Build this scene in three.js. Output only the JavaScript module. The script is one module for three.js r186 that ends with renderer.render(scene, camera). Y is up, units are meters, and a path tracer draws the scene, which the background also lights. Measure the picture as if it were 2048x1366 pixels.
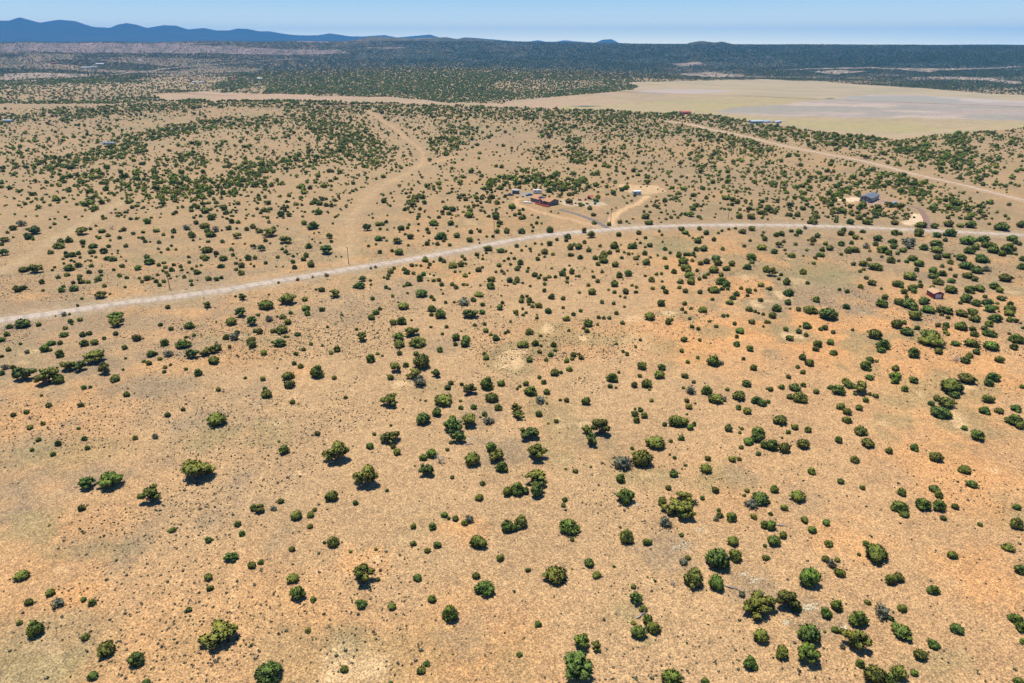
import * as THREE from 'three';
import { mergeGeometries } from 'three/addons/utils/BufferGeometryUtils.js';

// ---- camera, sky, sun, exposure --------------------------------------------------------------------------------------
const scene = new THREE.Scene();
const H = 100, FOCAL = 1365, CX = 1024, CY = 683, PITCH = Math.atan((CY - 92) / FOCAL);   // drone height in metres; focal length in photo pixels
const camera = new THREE.PerspectiveCamera(2 * Math.atan(CY / FOCAL) * 180 / Math.PI, 2048 / 1366, 1, 60000);
camera.position.set(0, H, 0);
camera.rotation.set(-PITCH, 0, 0);
camera.updateMatrixWorld();

const renderer = new THREE.WebGLRenderer({ antialias: true });
renderer.toneMapping = THREE.LinearToneMapping;
renderer.toneMappingExposure = 1.36;
renderer.shadowMap.enabled = true;

const SUN = new THREE.Vector3(-0.17, 1, -0.24).normalize();
{
  const w = 16, h = 1024, d = new Float32Array(w * h * 4);
  const low = [1.9, 1.75, 1.12], mid = [0.17, 0.50, 0.80], top = [0.035, 0.10, 0.28];
  for (let j = 0; j < h; j++) {
    const e = Math.max(0, (j + 0.5) / h * 180 - 90);
    const a = Math.exp(-e / 1.8), b = Math.exp(-e / 11);
    for (let i = 0; i < w; i++) for (let c = 0; c < 4; c++)
      d[(j * w + i) * 4 + c] = c === 3 ? 1 : low[c] * a + (1 - a) * (mid[c] * b + top[c] * (1 - b));
  }
  const sky = new THREE.DataTexture(d, w, h, THREE.RGBAFormat, THREE.FloatType);
  sky.mapping = THREE.EquirectangularReflectionMapping;
  sky.magFilter = sky.minFilter = THREE.LinearFilter; sky.needsUpdate = true;
  scene.background = sky; scene.environment = sky;
}
const sun = new THREE.DirectionalLight(new THREE.Color(1, 0.95, 0.87), 4.6);
sun.position.copy(SUN).multiplyScalar(900); sun.castShadow = true;
sun.position.z -= 300; sun.target.position.set(0, 0, -300);
sun.shadow.mapSize.set(4096, 4096);
Object.assign(sun.shadow.camera, { left: -500, right: 500, top: 500, bottom: -500, near: 10, far: 3000 });
scene.add(sun, sun.target);
scene.fog = new THREE.FogExp2(new THREE.Color(0.03, 0.41, 1.0), 6.6e-5);

// ---- small tools -----------------------------------------------------------------------------------------------------
let seed = 20261;
const rnd = () => { seed |= 0; seed = seed + 0x6D2B79F5 | 0; let t = Math.imul(seed ^ seed >>> 15, 1 | seed); t = t + Math.imul(t ^ t >>> 7, 61 | t) ^ t; return ((t ^ t >>> 14) >>> 0) / 4294967296; };
const rr = (a, b) => a + (b - a) * rnd();
const clamp = (x, a, b) => x < a ? a : x > b ? b : x;
const sstep = (a, b, x) => { const t = clamp((x - a) / (b - a), 0, 1); return t * t * (3 - 2 * t); };
const lerp = (a, b, t) => a + (b - a) * t;
const hash2 = (x, y) => { let h = Math.imul(x, 374761393) + Math.imul(y, 668265263) | 0; h = Math.imul(h ^ h >>> 13, 1274126177); return ((h ^ h >>> 16) >>> 0) / 4294967296; };
function noise(x, y) {          // value noise, 0 to 1
  const xi = Math.floor(x), yi = Math.floor(y), u = x - xi, v = y - yi, a = u * u * (3 - 2 * u), b = v * v * (3 - 2 * v);
  return lerp(lerp(hash2(xi, yi), hash2(xi + 1, yi), a), lerp(hash2(xi, yi + 1), hash2(xi + 1, yi + 1), a), b);
}
const fbm = (x, y, n = 4) => { let s = 0, a = 0.5, t = 0; for (let i = 0; i < n; i++) { s += a * noise(x, y); t += a; a *= 0.5; x = x * 2.03 + 17.1; y = y * 2.03 + 5.7; } return s / t; };
const names = {};
function numbered(n) { const k = names[n] = (names[n] ?? -1) + 1; return k ? `${n}_${String(k).padStart(3, '0')}` : n; }
function tag(o, label, category, group, kind) {
  o.userData.label = label; if (category) o.userData.category = category; if (group) o.userData.group = group; if (kind) o.userData.kind = kind; return o;
}
function part(name, geometry, material, parent) { const m = new THREE.Mesh(geometry, material); m.name = name; m.castShadow = m.receiveShadow = true; parent.add(m); return m; }
function base(name, p, turn = 0) { const g = new THREE.Group(); g.name = numbered(name); g.position.copy(p); g.rotation.y = turn; scene.add(g); return g; }
const rgb = (r, g, b) => new THREE.Color().setRGB(r, g, b);
const mat = (r, g, b, roughness = 0.9, extra = {}) => new THREE.MeshStandardMaterial({ color: rgb(r, g, b), roughness, ...extra });
const box = (w, h, d, x = 0, y = 0, z = 0) => new THREE.BoxGeometry(w, h, d).translate(x, y, z);

// ---- from the photograph's pixels to the ground -----------------------------------------------------------------------
const SP = Math.sin(PITCH), CP = Math.cos(PITCH);
function ray(px, py) { const a = (px - CX) / FOCAL, b = (CY - py) / FOCAL; return [a, -SP + CP * b, -(CP + SP * b)]; }   // depth 1 along the lens axis
const sightSlope = (px, py) => { const d = ray(px, py), l = Math.hypot(d[0], d[2]); return [Math.atan2(d[0], -d[2]), d[1] / l]; };
function project(x, y, z) { const dy = y - H, depth = -z * CP - dy * SP, up = dy * CP + -z * SP; return [CX + FOCAL * x / depth, CY - FOCAL * up / depth, depth]; }
const flat = (px, py, y = 0) => { const d = ray(px, py), t = (y - H) / d[1]; return [d[0] * t, d[2] * t]; };
function table(points) {        // [[theta, value]] -> value at theta
  points.sort((a, b) => a[0] - b[0]);
  return (t) => {
    if (t <= points[0][0]) return points[0][1];
    for (let i = 1; i < points.length; i++) if (t <= points[i][0]) { const [a, u] = points[i - 1], [b, v] = points[i]; return lerp(u, v, (t - a) / (b - a)); }
    return points[points.length - 1][1];
  };
}
const pairs = (s) => s.trim().split(/\s+/).map((p) => p.split(',').map(Number));

// ---- the lie of the land ----------------------------------------------------------------------------------------------
const crestAt = table(pairs('-400,250 0,240 130,236 250,217 400,203 620,203 708,207 800,211 930,213 1000,216 1067,218 1187,222 1306,228 1374,228 1430,233 1470,240 1500,245 1567,252 1621,264 1690,271 1755,277 1790,281 1843,274 1895,269 1980,258 2048,252 2400,240')
  .map(([px, py]) => { const [x, z] = flat(px, py, 4); return [Math.atan2(x, -z), Math.hypot(x, z)]; }));
const dropAt = table([[-400, 0], [120, 2], [300, 14], [450, 26], [2048, 26], [2400, 26]].map(([px, v]) => [sightSlope(px, 220)[0], v]));
const D2 = 5600, D1 = 15000;
const ridge = (s, D) => table(pairs(s).map(([px, py]) => { const [t, k] = sightSlope(px, py); return [t, H + k * D]; }));
const farRange = ridge('-500,46 -250,40 -120,48 0,40 17,40 39,33 79,44 118,38 150,41 185,53 219,55 236,48 253,45 273,48.5 294,55 328,49 352,50 376,58 407,55 434,60 458,60 475,56 496,57 519,62 537,61.5 574,67.7 598,70 636,70 660,66 700,72 725,72.5 768,69.4 794,74.5 860,68.4 876,73.5 910,78.6 929,74 947,75 982,78 1026,82 1057,82.7 1077,80 1091,83 1111,83 1129,80 1149,82 1170,83.7 1190,84.8 1207,78.6 1224,78 1238,85.4 1289,88 1400,92 1600,92 1850,89.5 1960,88.5 2048,89.3 2400,91', D1);
const nearHills = ridge('-500,85 -100,85 0,85 60,83.5 115,85 200,84 300,84.5 370,83 410,82 450,82.5 520,83 600,82 640,83 695,82 742,73.5 777,74.5 818,77 893,74.5 913,78 944,76 982,80 1016,83 1118,84.8 1255,86.8 1374,87.5 1379,85.4 1403,82 1430,85.4 1444,83 1464,88.3 1690,89.2 2048,90.6 2400,91', D2);
const hillC = flat(860, 148, 0), hill2C = flat(1900, 128, 0);
function height(x, z) {
  const r = Math.hypot(x, z), t = Math.atan2(x, -z);
  let y = (fbm(x / 170 + 31, z / 170 + 7, 2) - 0.5) * 5 * sstep(90, 420, r) + (noise(x / 55, z / 55) - 0.5) * 0.8;
  if (r > 500 && z < 0) {
    const c = crestAt(t), dr = dropAt(t), g = (r - c) / 170;
    y += dr * (0.12 * Math.exp(-g * g) - sstep(10, 420, r - c));
  }
  if (r > 1300) {
    const a = (x - hillC[0]) / 1000, b = (z + 2850) / 950;
    y += 46 * Math.exp(-(a * a + b * b) * 1.1) + (fbm(x / 600, z / 600, 3) - 0.5) * 14 * sstep(1300, 2600, r);
    if (z < 0) {
      const up = nearHills(t), ang = Math.abs(t) > 1.1 ? 0.3 : 1;
      if (r > 3200) y = lerp(y, (up + 3 * (noise(x / 260, z / 260) - 0.5)) * ang, sstep(3200, D2, r) * (1 - 0.8 * sstep(D2 + 200, D2 + 1700, r)));
      if (r > 9300) { const q = clamp(1 - Math.abs(r - D1) / 3600, 0, 1); y = lerp(y, farRange(t) * ang + (200 * (fbm(x / 900, z / 900, 4) - 0.5)) * (1 - q) * q * 3, Math.pow(q, 1.3)); }
    }
  }
  return y;
}
function ground(px, py, lift = 0) {           // the point of the land (raised by lift) that a photo pixel shows
  const d = ray(px, py), l = Math.hypot(d[0], d[2]);
  let a = 20 / l, b = a;
  for (let i = 0; i < 400; i++) { b = a * 1.03; if (H + d[1] * b < height(d[0] * b, d[2] * b) + lift) break; a = b; if (a * l > 18000) break; }
  for (let i = 0; i < 14; i++) { const m = (a + b) / 2; if (H + d[1] * m < height(d[0] * m, d[2] * m) + lift) b = m; else a = m; }
  return new THREE.Vector3(d[0] * b, height(d[0] * b, d[2] * b), d[2] * b);
}
const track = (s) => pairs(s).map(([px, py]) => ground(px, py));
const poly = (s) => track(s).map((p) => [p.x, p.z]);
function inside(pg, x, z) { let k = false; for (let i = 0, j = pg.length - 1; i < pg.length; j = i++) { const [a, b] = pg[i], [c, d] = pg[j]; if ((b > z) !== (d > z) && x < (c - a) * (z - b) / (d - b) + a) k = !k; } return k; }
function nearTo(line, x, z) { let m = 1e9; for (let i = 1; i < line.length; i++) { const ax = line[i - 1].x, az = line[i - 1].z, dx = line[i].x - ax, dz = line[i].z - az, t = clamp(((x - ax) * dx + (z - az) * dz) / (dx * dx + dz * dz), 0, 1), ex = x - ax - t * dx, ez = z - az - t * dz; m = Math.min(m, ex * ex + ez * ez); } return Math.sqrt(m); }
// ---------------------------------------------------------------------------------------------------------------------
// Where each juniper stands: centre x, centre y, width[, height][, kind] as measured on survey sheets of the photograph (four units a pixel);
// kind t = open-crowned tree, s = thin grey-green shrub, d = dead. They are turned into ground positions and metre sizes below.
const SHEETS = [
[0,1024,`392,104,24 1380,138,58 1670,217,60 1897,92,58 1935,166,58 1845,350,105,90,t 2012,417,70 1665,516,72 1678,603,58 168,503,115,70 398,640,72 228,716,70 457,722,115,85,s 663,698,48 736,716,64 1510,774,52 150,880,54 275,928,135,145 677,990,76 850,1085,140,125 1088,1170,125,130 738,1305,86 1740,955,250,210,t 1165,1358,70`],
[512,1024,`320,20,95,80 435,15,62 433,110,48 612,225,105,100 546,240,30,40 288,290,55 755,312,32 957,294,34 34,395,52 293,525,95,80 335,637,125,135 457,695,54 865,465,170,215,t 975,535,40,35 1290,520,74 1256,108,56 1410,106,70 1505,15,60 1540,45,34 1597,45,58 1668,75,66 1705,48,75,70,s 2005,105,105,135 1256,247,52 1368,302,54 1450,257,68 1783,228,135 1952,360,70 1760,503,68 1840,595,168,130 1408,690,76 1088,752,68 847,728,92 1550,805,138,145 413,943,54 100,1275,210,190 705,1253,72 1322,1260,78 1366,1210,60 1075,1362,40`],
[1024,1024,`70,72,115,130 10,120,70,100 465,112,168,128 480,215,42 923,180,130,155 1082,232,76 620,398,86 680,495,76 127,458,48 355,495,185,150 482,452,20 815,432,28 1355,178,40,36 1650,360,185,180 1788,338,105,110 1770,226,90,82 1760,35,95,80 1668,20,60 1635,50,50,48,s 1935,32,56 2022,97,70,110 1405,360,50 1375,395,75,60,s 1455,520,170,170 1636,562,130,135 2024,265,36 2025,360,56 970,590,45,60 990,675,105,115,t 1052,770,75 1085,855,90,95 1135,918,110,120 1015,950,125,115 972,880,45 205,893,62 57,1135,54 560,1010,130,165,t 672,1050,85,190,t 515,1200,260,230,t 1280,1320,175,140 1545,1350,70 1915,1205,115,110 1995,985,120,185 1290,565,60,55,d 1965,715,250,205,t 1840,650,60,60,s 1230,75,110,90,s`],
[1536,1024,`20,100,85,115 20,10,40 297,58,66 358,135,72 465,80,64 122,178,64,75 52,220,110,95 486,245,72 0,362,36 785,248,56 878,325,195,150 728,336,36 1095,15,75,40 1402,42,52 1698,95,42 2000,80,110,125 1925,275,92,70 1476,338,80,66 2022,455,85,90 462,370,65 515,405,85,110,s 555,378,48 576,480,82,72 327,508,168,165 985,530,95,100 1048,518,92 1320,617,92 155,675,175,200,t 235,760,75 555,742,95,100 475,803,92,105 720,850,140,130 800,718,54 925,790,130,130,s 985,848,50 1074,762,82,66 1080,950,165,130 335,960,170,165 330,1110,180,200,t 455,955,28 538,936,64 600,952,64 700,995,180,230,t 600,1070,50,48,s 117,1115,110,115 1515,928,105,85 1335,1055,96,78 1218,1132,105,98 740,1207,72,80 845,1285,165,165 985,1330,100,110 1048,1275,125,140 1167,1280,66 1980,845,110,85 2020,912,80,75 2040,1030,50 2010,1355,90,50`],
[0,682,`67,62,44 165,18,30 10,118,34 352,53,72,64 400,66,36 216,83,40,38,s 407,12,70,40 477,10,44 476,97,76,66 673,12,70 755,5,60 40,203,60,50,s 100,203,46 200,240,150,135,t 5,255,50 385,260,180,145,t 460,300,100,80 535,185,110,100,t 630,190,95,100,t 755,115,150,110,t 830,205,105,115,t 995,47,50 914,295,86,64 985,226,24 1002,135,26 672,366,46 720,366,30 1012,420,54 386,505,54 643,506,50 102,586,44 210,562,46 330,432,28 237,685,50 341,655,42 630,695,30 306,783,46 462,814,52,60 255,866,38 424,898,48 670,776,46 696,851,46 1082,767,50 1240,757,56,50,s 1150,158,32 1188,170,50 1205,97,68 1248,97,34 1278,138,38 1345,95,80,60,s 1320,205,36 1310,242,36 1362,188,26 1315,8,70 1470,18,115,75 1545,85,100,95,t 1640,80,80,70,t 1695,60,80,75,t 1740,45,70,70 1712,148,95,70 1835,42,36 1480,118,20 1488,220,34 1585,245,68,60 1895,112,20 1960,290,32 1746,383,44 1463,542,40 1338,585,50 1730,620,150,115 2015,22,72 695,1120,130,115,t 880,1090,190,150,t 1190,1210,165,155,t 1565,1010,240,135,t 653,1330,62 2030,1330,60,75`],
[512,682,`190,10,100,70 62,88,52,56 130,5,28 322,96,42 380,62,40 440,20,36 530,28,24 598,92,36 644,58,58,54 304,175,42 355,193,54 252,272,95,72 268,338,96,72 487,242,110,105 54,298,46 625,290,42 70,376,40 82,418,90,72 290,482,48 340,500,18 916,133,84,72 972,97,32 1012,115,24 1145,92,48 1115,195,85,125,t 1197,187,55,45 1072,285,60,50 1280,95,48 1320,155,135,135 1260,250,110,90,t 1310,315,105,95,s 1435,245,75,85,t 1145,15,100,60 1290,0,140,40 1472,65,54,48 1594,22,42 1675,12,80 1828,95,40 1842,126,54 1558,330,48 1533,366,54 1645,340,36 1705,370,110,105,t 1848,335,110,105 1960,330,66 1885,442,115,85 1935,523,72 1498,463,148,98 1635,475,30 1642,527,44 1740,523,54 1445,560,82,82 1335,612,120,105 1315,470,20 1357,475,24 1438,380,14 1060,460,150,105,t 718,447,36 1115,536,18 1078,670,28 945,740,36 490,733,48 1080,755,150,110,t 910,833,66 1095,838,48 1127,880,62,75 182,800,26 222,865,92 632,865,180,185,t 1570,660,160,140,t 1620,750,110,110,t 1570,605,60,40 1705,620,120,115,t 1830,580,50 1860,630,100,65,s 1795,605,24 1558,808,36 1528,865,36 1335,925,66 1402,890,88,80 1475,940,95,130,d 1355,1015,115,140,t 1730,938,122,125 1885,840,90,85 1925,900,130,120,t 1960,1000,100,90 870,1055,180,190,t 1048,1190,32 1570,1085,38 1812,1130,54 1787,1247,68 2012,1195,85,110 605,1235,104,94 195,1275,54 140,1335,60,40,s 795,1288,50 468,1345,40 25,1330,80,90,t 1270,995,20 1545,936,16`],
[1024,682,`92,20,100,65 185,10,64 232,35,30 332,25,54 223,80,44 345,70,36 312,103,48 138,145,56 275,144,42 438,152,46 490,103,52 536,101,32 554,127,48 481,137,38 460,220,54 340,246,76,62 390,246,36 219,286,38 254,324,50 112,336,54 63,356,32 42,379,30 150,395,110,80 277,400,58 230,465,95,70,s 280,495,28 385,467,30 436,468,48 593,476,75,80 215,575,62 355,635,44 290,655,24 35,520,85,100,t 55,580,100,70,t 130,725,150,125,t 205,870,155,150,t 708,660,150,180,t 640,770,110,160,t 600,700,90,80,t 836,18,30 990,46,22 888,79,32 920,99,40 1360,74,42 1407,164,38 1487,129,34 1040,190,75,72 1200,205,66 1181,262,84,72 855,245,32 797,287,90,78 1022,274,40 978,345,56,60 1080,335,95,72 785,355,46 833,370,26 1100,383,28 1118,471,40 985,575,60,70 1030,545,48 1058,590,62,54 998,628,62 985,540,24 1330,630,150,85 1422,685,60 1457,660,40,50 1223,662,44 1398,582,26 1383,273,60,46 1452,323,36 1430,385,85,75,s 1372,370,30 1400,472,44 1415,518,58 1466,495,24 1562,387,90,76 1630,453,120,82 1695,460,50,48,s 1615,155,108,86 1675,172,40,38,s 1797,20,56 1907,55,62 1852,138,36 1930,205,64 1876,335,80,60 1815,430,108,84 1722,382,38 1960,465,85,70 2005,490,75,60 1813,528,50 1883,552,70 2040,378,24 1733,690,66,72 1838,694,36 1824,727,32 1975,730,120,90 1950,765,85,85 1888,798,90,64 2025,825,70,110 1836,845,42 1970,895,46 1568,933,54 1762,938,62 1817,938,44 1553,1015,90,80 1292,1056,72 1352,770,56 1270,797,36 1148,805,155,100 1045,930,165,145 960,855,36 890,960,160,130,s 508,1037,46 630,1002,26 428,1020,24 1300,930,36 1264,905,26 1388,990,30 871,1093,82,76 905,1235,142,130 1250,1168,54 1525,1250,42,56 1630,1187,64 1880,1192,44 1860,1230,34 1985,1250,140,110 1915,1295,110,85,s 420,1262,48 410,1308,44 195,1090,180,100,t 200,1160,140,130,t 45,1180,110,130 110,1190,64,75 1395,1235,130,105,t 1290,1310,170,130,t 1385,1340,150,150,t 1205,1275,75,80 1465,1285,60,50,s 1655,1350,40`],
[1536,682,`397,15,76 384,58,54 500,5,60 525,90,68,44 275,123,62 332,168,76 241,203,40 281,243,46 165,280,44 918,20,98 910,67,72,50 815,143,64 787,192,94,80 870,156,32 1168,84,98,86 1022,210,64 1017,270,88,66 1014,312,66 812,286,70,48 1170,307,76,58 1096,378,60 1362,75,68 1503,17,72,40 1630,10,110,50 1790,30,124,75 1967,40,64 1672,80,60 1618,110,60 1580,148,78,60 1495,130,110,70,d 1855,143,68 1590,290,130,90 1808,278,108,76 1770,328,74 1480,355,185,125 1495,420,95,45 1355,452,60 1308,493,54 1435,487,124,90 1387,562,150,95 1763,455,96,70 1740,552,88,64 1850,553,74,50 1990,535,88,56 2035,360,40,70 1985,625,125,90 2015,670,70,64 620,312,62 500,365,50 565,385,115,85 650,345,85,60 740,350,125,115,t 697,417,36 815,420,36 862,434,48 785,465,54 218,365,95,66 280,345,46 265,440,135,95 175,440,54 107,361,54 20,380,48 388,401,50 0,480,40 587,517,72 636,560,70 635,625,74 730,528,60 97,625,110,85 215,682,60 320,702,58,68 160,723,44 113,770,24 280,815,108,86 40,825,100,140 130,845,95,90 565,785,66 752,712,112,84 802,808,105,78 702,942,76 968,870,66 1176,848,72 1350,923,102,84 1574,693,50 1685,748,112,92 1578,1022,100,66 353,1038,66 581,1117,56 756,1165,52 52,1180,74 243,1235,120,98 130,1328,60 1070,1203,76 1240,1293,128,98 1335,1175,90,55 1368,1220,70,90 1375,1305,110,95 1055,1320,135,90 1635,1138,92,66 1500,1320,60 1992,1322,62 5,1285,36,80`],
[0,440,`170,22,75,55,s 100,58,58 58,95,32 260,70,115,65,t 228,125,68 262,150,30 35,150,70,45,t 105,135,20 10,190,40 28,250,75,65,t 435,27,32 403,58,24 657,80,100,65,t 722,68,30 768,43,26 812,85,60,36 890,55,50,45,d 990,72,44 960,85,26 775,130,28 792,137,36 864,118,40 952,139,36 1066,104,36 882,160,24 1145,93,32 1180,5,60 545,158,60,46 485,165,54 467,200,95,45 545,130,16 660,172,48,56 662,208,30 742,203,70,44 866,206,38 1005,202,40 402,253,46 525,258,34 578,272,66,46 628,262,42 530,285,40 735,248,66,40 825,242,66,50 943,243,22 943,263,20 895,268,18 640,296,28 766,293,26 733,286,20 724,322,26 505,308,26 567,320,28 595,330,26 510,345,26 682,328,20 705,318,18 855,303,60,34 900,308,70,36 968,292,20 1008,325,20 275,378,105,85,t 185,392,80,36 553,378,86,56 626,355,56 436,375,26 417,397,26 730,360,40 716,411,42 802,408,40 910,395,30 975,363,42 1097,380,60,44 1190,327,90,42 1172,290,48,36 462,452,42 535,432,54,26 638,443,44,22 634,466,38 653,490,60,32 705,490,40 785,467,54 806,440,34,18 765,493,28,16 333,491,50 583,496,38 505,526,32 493,556,52 585,544,78,50 833,522,42 1000,533,28 135,545,64,64 190,537,50 233,553,14 342,560,28 955,438,42 1016,457,34 1112,463,26 1135,489,34 1175,459,58 1222,463,26 1246,486,40 1274,516,38 1262,434,32 1310,486,38 1270,355,36 1310,338,40,26 1390,354,34 1322,373,38 1370,391,50 1305,402,28 1330,416,32 1344,437,34 1362,465,30,18 1414,450,20 1474,451,36 1445,366,36 1452,396,32 1500,417,22 1535,385,30 1513,334,32 1510,292,30 1573,367,24 1608,358,24 1578,412,60,44 1525,483,36,24 1533,514,32 1664,464,54,42 1733,468,46 1768,458,34 1580,480,16 1270,172,40 1138,140,34,32 1108,138,24 1160,166,40,32 1200,172,20 1250,80,56,32 1306,112,34 1268,227,26 1288,255,26 1343,230,34 1370,202,28 1407,232,26 1390,85,48 1380,132,30 1495,55,70,48,s 1535,112,64,62 1568,15,46 1635,42,85,40 1655,80,50 1685,110,85,52 1725,70,55,60,s 1775,80,22 1827,58,50 1905,12,40 1895,65,24 1852,5,50 1545,158,26 1600,150,18 1665,168,40,18 1780,168,38 1972,68,42 2020,45,54 1897,118,64,54,t 1864,188,22 1958,188,20 2027,205,46,54,t 1597,212,22 1650,233,94,46 1730,260,46 1625,290,60,36 1640,310,44 1668,298,28 1785,301,72,50 1863,275,38 1726,288,24 1845,230,34 1862,240,24 1985,297,56,62 2040,297,40,50 1922,318,22 1892,303,20 1887,342,34 1930,358,56 1888,390,36 1927,416,56 1770,363,60,28 2005,350,22 2032,367,26 800,590,96,62,t 880,590,22 655,625,28 620,680,28 172,822,124,76 75,848,54,40 512,750,44,40,s 553,750,26 306,832,42 443,766,16 562,804,46 575,830,26 638,791,44 519,860,40 55,909,48 507,914,70,44 660,912,52 712,902,46 10,953,50 395,965,50 680,958,70 752,955,60 831,942,34 925,903,44 925,765,130,70,t 930,812,110,60,t 1092,936,74,60 1145,944,22 1328,948,80,50 1486,933,32 1470,960,110,40 1340,692,44 1282,832,40 1368,865,42 1450,868,18 1514,840,90,56 1551,917,36 1655,670,68,62,t 1805,930,54,60 1875,925,80,70,s 1897,893,44 1848,806,84,70 1730,812,20 1883,607,26 1942,605,66,64,t 1918,725,94,90,t 2010,795,90,90,t 2040,885,40 2010,960,70`],
[512,440,`103,13,34 105,95,110,60,t 140,65,44 25,85,60,40 5,70,30 172,45,18 75,160,38 235,150,100,66,t 250,70,18 385,18,46,50 450,42,90,66 465,102,20 505,97,20 587,118,54,54,t 602,167,34 450,152,20 515,180,22 468,172,16 418,205,54 565,225,105,86,t 45,215,66,60,t 210,228,32,26 236,248,42 240,208,18 112,185,22 10,297,46 77,338,34,46 174,293,34 250,270,24 270,270,18 298,285,30 330,268,20 400,278,48 380,308,48 297,329,42 309,373,44 440,347,62,58 215,370,20 162,371,18 640,290,18 683,292,18 615,25,24 893,45,68,80,t 975,28,46 1010,28,40 1040,10,36 993,67,32 1050,75,26,18 1158,58,68,46 1213,57,36 1222,35,28 1105,60,18 1150,93,20 1235,127,58,50 1192,110,28 980,143,66,46 1022,138,26 1045,162,24 1130,158,76,60,t 1218,198,28 958,192,24 900,205,28 990,252,42 1086,241,36 1142,250,72,58 1425,20,80,50 1370,70,36 1380,95,40 1300,30,26 1297,82,22 1442,65,20 1340,128,18 1475,122,104,48 1606,118,54 1500,162,34 1368,183,46 1416,185,20 1452,187,40 1385,160,24 1551,196,34 1336,203,18 1560,20,58,44 1605,48,26 1535,85,20 1718,90,44 1770,70,22 1790,85,36 1710,152,56 1845,128,28 1893,126,32 1930,85,48 2005,82,56 1950,15,52 1940,42,34 1780,155,20 1788,182,18 330,473,32 180,497,26 452,453,24,22,s 565,437,36,34,s 918,383,26,24,s 956,372,28,26,s 103,593,20 480,552,26 525,552,58,44 628,580,86,74,t 252,622,130,85,t 78,672,130,60 390,628,48 852,462,60,54,t 822,517,96,54 915,480,28 918,514,24 930,624,40 1092,605,32 528,709,50 400,698,76,52 412,742,52 275,738,38 105,785,64,56,s 213,770,60,44 252,810,60 170,770,24 18,755,34 25,885,55,60 135,882,48 200,870,110,76 190,955,90,40 230,930,30 258,932,24 330,910,56,36 572,852,28 688,753,28 962,733,66,46 993,706,36 924,773,60,50 1178,684,94,54 1138,655,22 1097,812,60 1158,802,84,68 1244,798,24 804,870,30 848,920,85,95,t 973,900,20 1060,868,18 1140,920,95,80,t 1240,880,120,80,t 1300,925,120,80,t 1355,310,56,52 1420,330,24 1390,350,38 1378,378,26 1245,358,40 1283,360,24 1320,363,28 1475,310,44,44 1505,325,44 1105,380,34 1078,407,54,42 1060,438,38 1023,457,26 1052,462,36 1185,388,40 1205,412,56,44 1258,422,36 1040,534,40 1070,546,28 1340,427,46 1310,460,60,66 1392,430,20 1424,440,24 1422,480,36 1463,476,40 1485,510,44 1378,482,18 1183,525,28 1215,507,48 1243,520,20 1213,582,26 1320,580,105,70 1403,612,38 1420,632,36 1480,555,18 1495,585,24 1570,510,40 1602,532,44,52 1575,358,80,50 1640,348,56,56 1678,346,26 1592,410,30 1632,410,22 1675,438,48,38 1706,422,22 1650,287,34 1670,310,34 1768,270,40,44 1777,297,20 1815,308,28 1815,280,20 1842,260,28 1855,222,70,50 1780,393,56,44 1812,373,30 1748,355,16 1945,358,42 1985,323,26 2018,305,32 1960,240,70,36 2000,248,26 1883,470,70,50 1880,522,76,60 1832,490,14 1796,520,24 1920,412,28 1968,405,34 1985,424,30 2012,402,20 2030,475,52,54 1660,512,32 1688,513,30 1785,590,76,46 1743,632,50 1660,650,110,66,s 1517,655,34 1585,655,26 1812,670,44 1725,735,125,90,t 1810,733,52 1410,705,72,56 1472,745,100,80 1403,752,40 1524,847,38 1399,853,28 1490,907,30 1750,836,34 1827,828,36 1838,880,48 1879,912,34 1600,932,72,66 1680,945,76,56 1922,938,62,54 2015,886,36 1995,900,32 1642,886,18 1948,695,58,50 1972,657,34 1990,683,14 1963,603,20 2036,808,26 1990,520,16 2013,522,18 1968,485,14 2036,350,30 2040,262,24`],
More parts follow.
